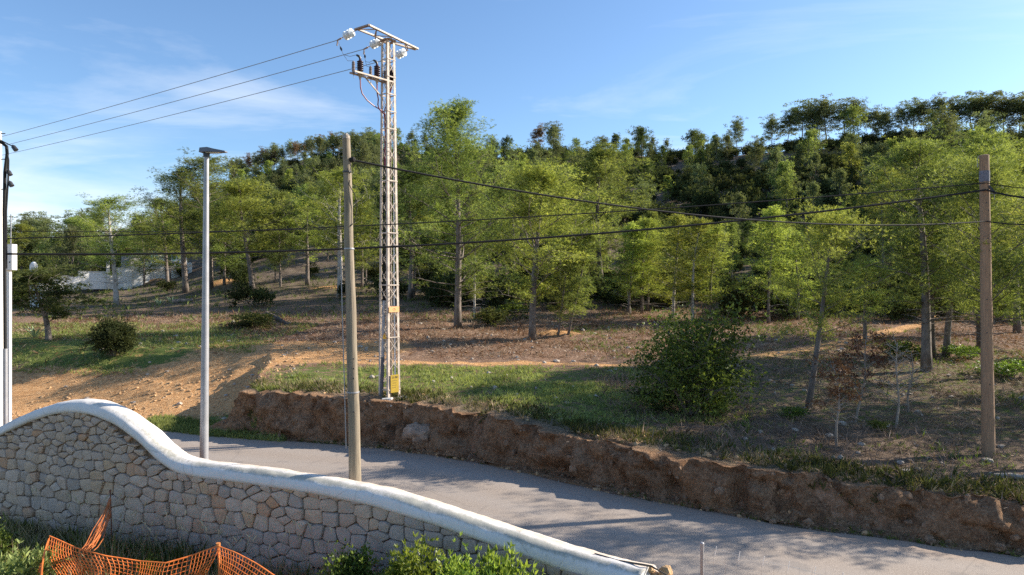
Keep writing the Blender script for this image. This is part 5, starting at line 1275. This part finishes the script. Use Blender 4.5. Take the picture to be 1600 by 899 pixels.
# dead and bare saplings on the right
def bare(u, vb, vt, wpx, seed, m, label, leaf=None, n=26, lean=0.):
    x, y, z = ground_at(u, vb); H = CAMZ-(vt-CV)/FPX*y-z; r = random.Random(seed); o = thing('bare_sapling', (x, y, z), label, 'tree')
    mb = MB(); tp = [Vector((lean*H*t+.05*math.sin(t*7+seed), .04*math.cos(t*5), H*t-.1*(t == 0))) for t in [i/9 for i in range(10)]]
    mb.tube(tp, [.035*(1-.85*i/9)+.004 for i in range(10)], 6); mb.build('trunk', m, o, True)
    mb = MB(); E = []
    for k in range(n):
        t = .25+.72*k/n; i = int(t*9); p = tp[i].lerp(tp[min(i+1, 9)], t*9-i); a = r.random()*6.28; L = wpx/2/FPX*y*r.uniform(.4, 1.1)*(1.1-.5*t)
        q = p+Vector((math.cos(a)*L*.5, math.sin(a)*L*.5, L*.25)); e = p+Vector((math.cos(a)*L, math.sin(a)*L, L*r.uniform(.1, .7)))
        mb.tube([p, q, e], [.012, .008, .003], 4, False); E.append(e)
        for c in range(5):
            f = q.lerp(e, r.random()); g = f+Vector((r.uniform(-.3, .3), r.uniform(-.3, .3), r.uniform(-.05, .3)))*L*.8; mb.tube([f, g], [.005, .002], 3, False); E.append(g)
    b_ = mb.build('branches', m, o)
    if leaf:
        C = np.array([tuple(e) for e in E]); C = C[C[:, 2] > H*.42]; rg = np.random.default_rng(seed); C = np.repeat(C, 6, 0)+rg.normal(0, .07, (len(C)*6, 3)); D = rg.normal(0, 1, C.shape)+np.array([0, 0, -.3]); D /= np.linalg.norm(D, axis=1, keepdims=True)
        V, F, T_ = tufts(C, D, np.full(len(C), .09), 3, .6, .28, rg); link(bpy.data.objects.new('dry_leaves', crown_mesh('dry_leaves', V, F, T_, LEAF[leaf])), o)
TWIG = barkmat('grey_twigs', (.14, .11, .09), (.40, .34, .28)); PALET = barkmat('pale_sapling_bark', (.20, .17, .14), (.42, .37, .31))
bare(1311, 697, 560, 90, 4, TWIG, 'thin dead sapling with brown dry leaves near the bank edge', 'dead', lean=-.05)
bare(1340, 660, 520, 100, 5, TWIG, 'taller dead sapling with reddish dry leaves behind the first one', 'dead', 30, .12)
bare(1402, 670, 535, 110, 6, PALET, 'bare pale stemmed sapling with fine grey twigs and no leaves', None, 34)
bare(1420, 645, 550, 80, 9, TWIG, 'fine bare twiggy sapling right of the pale stemmed one', None, 26, .05)
bare(985, 492, 420, 60, 7, PALET, 'bare grey branched shrub left behind the big round bush', None, 20, -.1)
# prickly light plants far left
def agave(u, v, label):
    x, y, z = ground_at(u, v); o = thing('agave_plant', (x, y, z), label, 'plant'); r = random.Random(int(u)); m = simple('agave_green', (.35, .42, .22), .5, 0, .2, 9, 0) if 'agave_green' not in bpy.data.materials else bpy.data.materials['agave_green']
    for k in range(11):
        a = k*2.4; L = r.uniform(.5, .9); c, s = math.cos(a), math.sin(a); mb = MB(); w_ = .05
        mb.add([(c*.03-s*w_, s*.03+c*w_, 0), (c*.03+s*w_, s*.03-c*w_, 0), (c*L*.45-s*w_, s*L*.45+c*w_, L*.5), (c*L*.45+s*w_, s*L*.45-c*w_, L*.5), (c*L*.8, s*L*.8, L*.75), (c*L*.42, s*L*.42, L*.44)], [(0, 1, 3, 2), (2, 3, 4), (0, 2, 5), (1, 5, 3), (2, 4, 5), (3, 5, 4)]); mb.build('leaf', m, o)
agave(249, 478, 'pale spiky agave left of the street lamp near the pine trunks'); agave(268, 474, 'second pale spiky agave just right of the first, beside a log'); agave(55, 528, 'small spiky plant at the foot of the juniper tree')
def log(u, v, L, rad, label, a, tilt=.1, m=None):
    x, y, z = ground_at(u, v); o = thing('fallen_log', (x, y, z+rad*.6), label, 'log'); mb = MB(); c = Vector((math.cos(a), math.sin(a), tilt))*L/2
    mb.tube([-c, -c*.3+Vector((0, 0, .03)), c*.4, c], [rad, rad*1.05, rad*.9, rad*.7], 9); mb.build('log', m or BARK_D, o, True)
    mb = MB(); mb.tube([c*.2, c*.3+Vector((0, -.1, .25))], [rad*.3, rad*.1], 5); mb.build('branch_stub', m or BARK_D, o, True)
log(285, 473, 1.6, .2, 'thick grey log lying near the pine trunks left of the street lamp', .4, .1, BARK); log(436, 503, 2.2, .16, 'dark charred log leaning on the earth heap, left of the grey pole', -.5, -.35)
log(1590, 750, .9, .07, 'pale broken branch lying near the bank at the right edge', -.3, .0, PALET)
# lump of old concrete in the bank gully
rk = thing('bank_boulder', tuple(P(657, 677, 20.95)), 'pale lump of rock jutting from the bank beside the gully, below the pylon', 'rock')
bm = bmesh.new(); bmesh.ops.create_icosphere(bm, subdivisions=4, radius=1)
for v in bm.verts:
    n_ = float(fbm(v.co.x*1.4+3, v.co.y*1.4+v.co.z*2., 3, 4))+.35*float(fbm(v.co.x*5, v.co.z*5+v.co.y*4, 7, 3)); v.co *= 1+.45*n_; v.co.x *= .52; v.co.y *= .40; v.co.z *= .36
me = bpy.data.meshes.new('rock_body'); bm.to_mesh(me); bm.free(); me.polygons.foreach_set('use_smooth', [True]*len(me.polygons)); me.materials.append(simple('bank_rock', (.38, .27, .19), .95, 0, .4, 5, 1., .05)); link(bpy.data.objects.new('rock_body', me), rk)

# ------------------------------------------------------------------ garden plants in front of the wall
LAUR = [shrub_proto(90+k, 1.6, .62, 1500, .105, .38, 4, 9, 'laurel', spread=.75, stem_r=.014, name='leaves', nb=6) for k in range(3)]
def gbush(u, Y, vt, Rm, label, tone, pr, name='laurel_bush'):
    x = (u-CU)/FPX*Y; z = h1(x, Y); H = CAMZ-(vt-CV)/FPX*Y-z; return place(pr, (x, Y, z-.03), H, Rm, label, 'bush', name, 'leafy bushes in front of the wall', tone, None, None, 0, 'leaves', 'stems')
gbush(648, 8.7, 818, .50, 'glossy light green bush, leftmost and tallest against the white coping', 'laurel', LAUR[0])
gbush(718, 8.3, 831, .50, 'glossy light green bush, second from the left below the coping', 'laurel', LAUR[1])
gbush(782, 7.9, 832, .46, 'glossy light green bush, right one whose tips overlap the coping', 'laurel', LAUR[2])
gbush(828, 7.7, 888, .22, 'small leafy sprig at the right end of the glossy bushes', 'laurel', LAUR[0])
gbush(755, 7.6, 862, .45, 'low glossy bush in front between the taller ones', 'laurel', LAUR[1])
gbush(552, 9.3, 838, .42, 'dark shaded bush against the stones left of the glossy bushes', 'mastic', LAUR[2])
gbush(590, 9.1, 874, .30, 'low dark green plant between the dark bush and the glossy bushes', 'mastic', LAUR[0])
gbush(232, 9.9, 862, .22, 'small bright leaved weed behind the orange net', 'laurel', LAUR[1])
gbush(20, 9.6, 850, .75, 'pale yellowish green bush in the lower left corner', 'grass', SB[0], 'pale_bush')
gbush(-15, 10.6, 812, .5, 'dark leafy plant cut by the left edge in front of the wall', 'mastic', LAUR[2], 'dark_plant')
for k in range(1): pass

# ------------------------------------------------------------------ grass, weeds, litter: uncountable
def scatter(name, pts, size, m, label, cat, blades=5, wid=.1, spread=.45, flatness=0., seed=0, lift=0.):
    r = np.random.default_rng(seed); pts = np.asarray(pts); X, Y = pts[:, 0], pts[:, 1]; Z = h(X, Y)+lift
    D = r.normal(0, .35, (len(X), 3)); D[:, 2] = 1-flatness if flatness < 1 else r.normal(.04, .06, len(X)); D /= np.linalg.norm(D, axis=1, keepdims=True)
    sz = size[0]+(size[1]-size[0])*r.random(len(X))**1.6
    tb = np.clip(.5+.5*fbm(X/1.3, Y/1.3, 40+seed)+r.normal(0, .18, len(X)), 0, 1)
    V, F, T_ = tufts(np.stack([X, Y, Z-.01], 1), D, sz, blades, spread, wid, r, tb)
    me = mesh_np(name, V, F, False, {'tone': ('FACE', T_)}, [LEAF[m]]); tag(link(bpy.data.objects.new(name, me)), label, cat, None, 'stuff')
def region(n, x0, x1, y0, y1, test, seed):
    r = np.random.default_rng(seed); X = r.uniform(x0, x1, n); Y = r.uniform(y0, y1, n); k = (np.abs(X) < Y*.84+1.5) & test(X, Y, r.random(n)); return np.stack([X[k], Y[k]], 1)
dist = lambda X, Y: (Y-Ff(X))/np.sqrt(1+Fs(X)**2)
pth = lambda X, Y: np.abs(Y-np.interp(X, [-40, -24, -14, -5.3, 5.3, 11, 18, 26, 40], [38, 35, 30.5, 28.9, 28.7, 31, 36, 43, 60]))
cl = lambda X, Y, s: fbm(X/2.1, Y/1.5, s)*.9+.5
# green grass on the terrace by the pylon and on the left
scatter('grass', region(60000, -10, 9, 19.5, 29, lambda X, Y, q: (dist(X, Y) > .75) & (pth(X, Y) > .8) & (q < (cl(X, Y, 50)-.12)*sst(9, 2, X)*sst(-10, -8.5, X)*.85), 1), (.05, .20), 'grass', 'short green grass on the terrace around the pylon', 'grass', 5, .13, .5, seed=1)
scatter('grass', region(52000, -34, -12, 26, 43, lambda X, Y, q: (dist(X, Y) > 3.9+1.8*sst(-18, -12, X)) & (pth(X, Y) > 1.3) & (q < cl(X, Y, 52)*.9), 2), (.05, .22), 'grass', 'green grass around the juniper tree at the left', 'grass', 5, .14, .5, seed=2)
scatter('grass', region(42000, 3, 24, 14, 42, lambda X, Y, q: (dist(X, Y) > .9) & (pth(X, Y) > .6) & (q < (cl(X, Y, 53)-.38)*.8), 3), (.05, .24), 'weed', 'dark green weeds patching the shaded terrace at the right', 'weeds', 5, .14, .6, seed=3)
scatter('dry_grass', region(60000, -10, 20, 13, 26, lambda X, Y, q: (dist(X, Y) > .35) & (dist(X, Y) < 2.2+fbm(X/1.5, Y/1.5, 61)*1.2) & (q < cl(X, Y, 54)*.8), 4), (.06, .26), 'straw', 'dry straw coloured grass along the top of the bank', 'dry grass', 6, .07, .7, seed=4)
scatter('bank_weeds', region(60000, -10, 20, 12.5, 25, lambda X, Y, q: (dist(X, Y) > .25) & (dist(X, Y) < 1.9) & (q < (cl(X, Y, 55)-.12)), 5), (.08, .34), 'juniper', 'dark low growth hanging over the edge of the bank', 'weeds', 6, .12, .8, seed=5)
scatter('bank_scrub', region(70000, -10, 20, 12.5, 25, lambda X, Y, q: (dist(X, Y) > .05) & (dist(X, Y) < 1.15) & (q < (fbm(X/1.1, Y/1.1, 95)+.12)*1.3), 25), (.08, .30), 'twig', 'brown dry scrub hanging over the lip of the earth bank', 'scrub', 6, .06, 1.0, seed=25, lift=.04)
scatter('verge_weeds', region(90000, -13, 15, 12, 26, lambda X, Y, q: (np.abs(dist(X, Y)+.18) < .22) & (q < (fbm(X/1.4, Y/1.4, 56)+.18)*1.5+.6*((X < -8) & (X > -13))), 6), (.04, .17), 'weed', 'green weeds along the foot of the bank', 'weeds', 6, .14, .8, seed=6)
scatter('verge_weeds', region(30000, -13.5, -7.4, 22, 26.5, lambda X, Y, q: (np.abs(dist(X, Y)-.15) < .75) & (q < .6), 16), (.06, .24), 'grass', 'bright green weeds at the roadside below the dirt ramp', 'weeds', 6, .14, .8, seed=16)
# woody litter: chips and twigs lying flat
lt = lambda X, Y, q, s: (dist(X, Y) > 1.0) & (pth(X, Y) > .7) & (q < cl(X, Y, s)*.95)
scatter('wood_litter', region(70000, -30, 32, 30, 50, lambda X, Y, q: lt(X, Y, q, 57) & ~((X < -4) & (X > -24) & (Y < 34.8) & (q > .12)), 7), (.06, .28), 'chip', 'pale wood chips and twigs covering the clearing', 'litter', 3, .11, .8, 1., seed=7, lift=.03)
scatter('wood_litter', region(34000, 3, 20, 13.5, 30, lambda X, Y, q: lt(X, Y, q, 58), 8), (.06, .42), 'twig', 'dry twigs lying on the terrace at the right', 'litter', 3, .06, .8, 1., seed=8, lift=.03)
scatter('brush_litter', region(45000, -30, 32, 30, 50, lambda X, Y, q: lt(X, Y, q, 59) & ~((X < -4) & (X > -24) & (Y < 34.8) & (q > .12)), 9), (.1, .4), 'dead', 'reddish brown dead brush lying in the clearing', 'litter', 3, .10, .9, 1., seed=9, lift=.03)
scatter('slope_grass', region(40000, -45, 45, 44, 80, lambda X, Y, q: q < cl(X, Y, 60)*.6-.1, 10), (.15, .5), 'weed', 'rough grass at the foot of the wooded slope', 'grass', 4, .14, .7, seed=10)
# weeds and dry grass in the garden at the foot of the wall
gd = lambda X, Y: Wf(X)-Y
scatter('garden_weeds', region(30000, -12, 2.2, 6.5, 14.5, lambda X, Y, q: (gd(X, Y) > .22) & (q < cl(X, Y, 63)), 11), (.12, .42), 'weed', 'dark green weeds at the foot of the stone wall', 'weeds', 5, .10, .55, seed=11)
scatter('garden_dry_grass', region(26000, -12, 1, 6.5, 14.5, lambda X, Y, q: (gd(X, Y) > .25) & (q < (cl(X, Y, 64)-.15)), 12), (.15, .62), 'straw', 'tall dry grass and seed heads in front of the stone wall', 'dry grass', 5, .028, .4, seed=12)
# loose stones and clods
def clods(name, pts, size, m, label, seed):
    r = np.random.default_rng(seed); ico = bmesh.new(); bmesh.ops.create_icosphere(ico, subdivisions=1, radius=1); V0 = np.array([v.co[:] for v in ico.verts]); F0 = np.array([[v.index for v in f.verts] for f in ico.faces]); ico.free()
    n = len(pts); s = size[0]+(size[1]-size[0])*r.random(n)**3; Z = h(pts[:, 0], pts[:, 1])
    V = V0[None]*(1+r.uniform(-.3, .3, (n, len(V0), 1)))*s[:, None, None]*np.stack([r.uniform(.7, 1.3, n), r.uniform(.7, 1.3, n), r.uniform(.45, .9, n)], 1)[:, None, :]+np.stack([pts[:, 0], pts[:, 1], Z+s*.2], 1)[:, None, :]
    F = F0[None]+(np.arange(n)*len(V0))[:, None, None]; me = mesh_np(name, V.reshape(-1, 3), F.reshape(-1, 3), False, None, [m]); tag(link(bpy.data.objects.new(name, me)), label, 'rubble', None, 'stuff')
clods('loose_clods', region(22000, -20, 18, 12.5, 30, lambda X, Y, q: ((dist(X, Y) > -.5) & (dist(X, Y) < 1.6) & (q < .7)) | ((X < -8.5) & (dist(X, Y) > -.3) & (dist(X, Y) < 8) & (q < .5)), 21), (.012, .085), ORANGEROCK, 'loose clods and pebbles along the bank and the dirt ramp', 21)
clods('loose_stones', region(4000, -20, 22, 13, 44, lambda X, Y, q: (dist(X, Y) > 1) & (q < .35), 22), (.02, .13), PALEROCK, 'scattered pale stones in the clearing', 22)
clods('road_grit', region(30000, -14, 14, 11, 26, lambda X, Y, q: (dist(X, Y) > -1.0) & (dist(X, Y) < .05) & (q < .8), 23), (.006, .024), PALEROCK, 'pale grit along the far edge of the asphalt', 23)
def bank_rocks():
    r = np.random.default_rng(31); n = 520; i = r.integers(10, BANKV.shape[0]-5, n); k = r.integers(3, 22, n); p = BANKV[i, k]
    ico = bmesh.new(); bmesh.ops.create_icosphere(ico, subdivisions=2, radius=1); V0 = np.array([v.co[:] for v in ico.verts]); F0 = np.array([[v.index for v in f.verts] for f in ico.faces]); ico.free()
    s_ = .015+.075*r.random(n)**3; nz = 1+.28*r.uniform(-1, 1, (n, len(V0), 1)); V = V0[None]*nz*s_[:, None, None]*r.uniform(.6, 1.4, (n, 1, 3))+p[:, None, :]
    F = F0[None]+(np.arange(n)*len(V0))[:, None, None]; me = mesh_np('bank_stones', V.reshape(-1, 3), F.reshape(-1, 3), False, None, [simple('bank_pebble_clay', (.30, .19, .115), .97, 0, .4, 9, 1., .04)]); tag(link(bpy.data.objects.new('bank_stones', me)), 'stones embedded in the cut earth bank', 'rubble', None, 'stuff')
    mb = MB(); rr = random.Random(4)       # exposed roots hanging from the crest
    for q in range(150):
        i_ = rr.randrange(20, BANKV.shape[0]-10); a = Vector(BANKV[i_, 38].tolist()); d = Vector(BANKV[i_, 20].tolist())-a; L = rr.uniform(.3, 1.)
        p1 = a+d*L*.4+Vector((rr.uniform(-.15, .15), -.06, 0)); p2 = a+d*L+Vector((rr.uniform(-.35, .35), -.05, 0)); mb.tube([a, p1, p2], [.008, .006, .002], 3, False)
    o = mb.build('hanging_roots', TWIG, None); tag(o, 'thin roots hanging down the face of the earth bank', 'roots', None, 'stuff')
bank_rocks()
# seed heads against the wall
def stalks():
    r = random.Random(12); mb = MB(); 
    for k in range(70):
        u = r.uniform(60, 560); x0 = (u-CU)/FPX; Y = None
        for Yt in np.arange(13.5, 8.5, -.05):
            if Wf(x0*Yt)-Yt > r.uniform(.25, 1.2): Y = Yt; break
        if Y is None: continue
        x = x0*Y; z = h1(x, Y); H = r.uniform(.45, .95); lx_ = r.uniform(-.35, .35); p = [Vector((x, Y, z)), Vector((x+lx_*.4, Y, z+H*.55)), Vector((x+lx_, Y-.05, z+H))]
        mb.tube(p, [.004, .003, .002], 3, False); mb.tube([p[2], p[2]+Vector((lx_*.12+.01, 0, .06)), p[2]+Vector((lx_*.3, 0, .10))], [.004, .014, .003], 4, False)
    o = mb.build('seed_stalks', simple('straw_stalk', (.45, .38, .24), .8), None); tag(o, 'pale seed stalks standing in front of the stone wall', 'dry grass', None, 'stuff')
stalks()

# ------------------------------------------------------------------ things that read alike are told apart by their order from the left
def tell_apart():
    by = {}
    for o in bpy.data.objects:
        if o.parent is None and o.get('label') and o.get('category'): by.setdefault(o['label'], []).append(o)
    for lab, L in by.items():
        if len(L) < 2: continue
        L.sort(key=lambda o: o.location.x/max(o.location.y, 1))
        names = {2: ['left of two', 'right of two'], 3: ['left of three', 'middle of three', 'right of three']}.get(len(L)) or [q+' from left' for q in ('first', 'second', 'third', 'fourth', 'fifth', 'sixth', 'seventh', 'eighth', 'ninth', 'tenth', 'eleventh', 'twelfth')]
        for o, nm in zip(L, names):
            q = lab+', '+nm
            o['label'] = q.replace(' green', '', 1) if len(q.split()) > 16 else q
tell_apart()
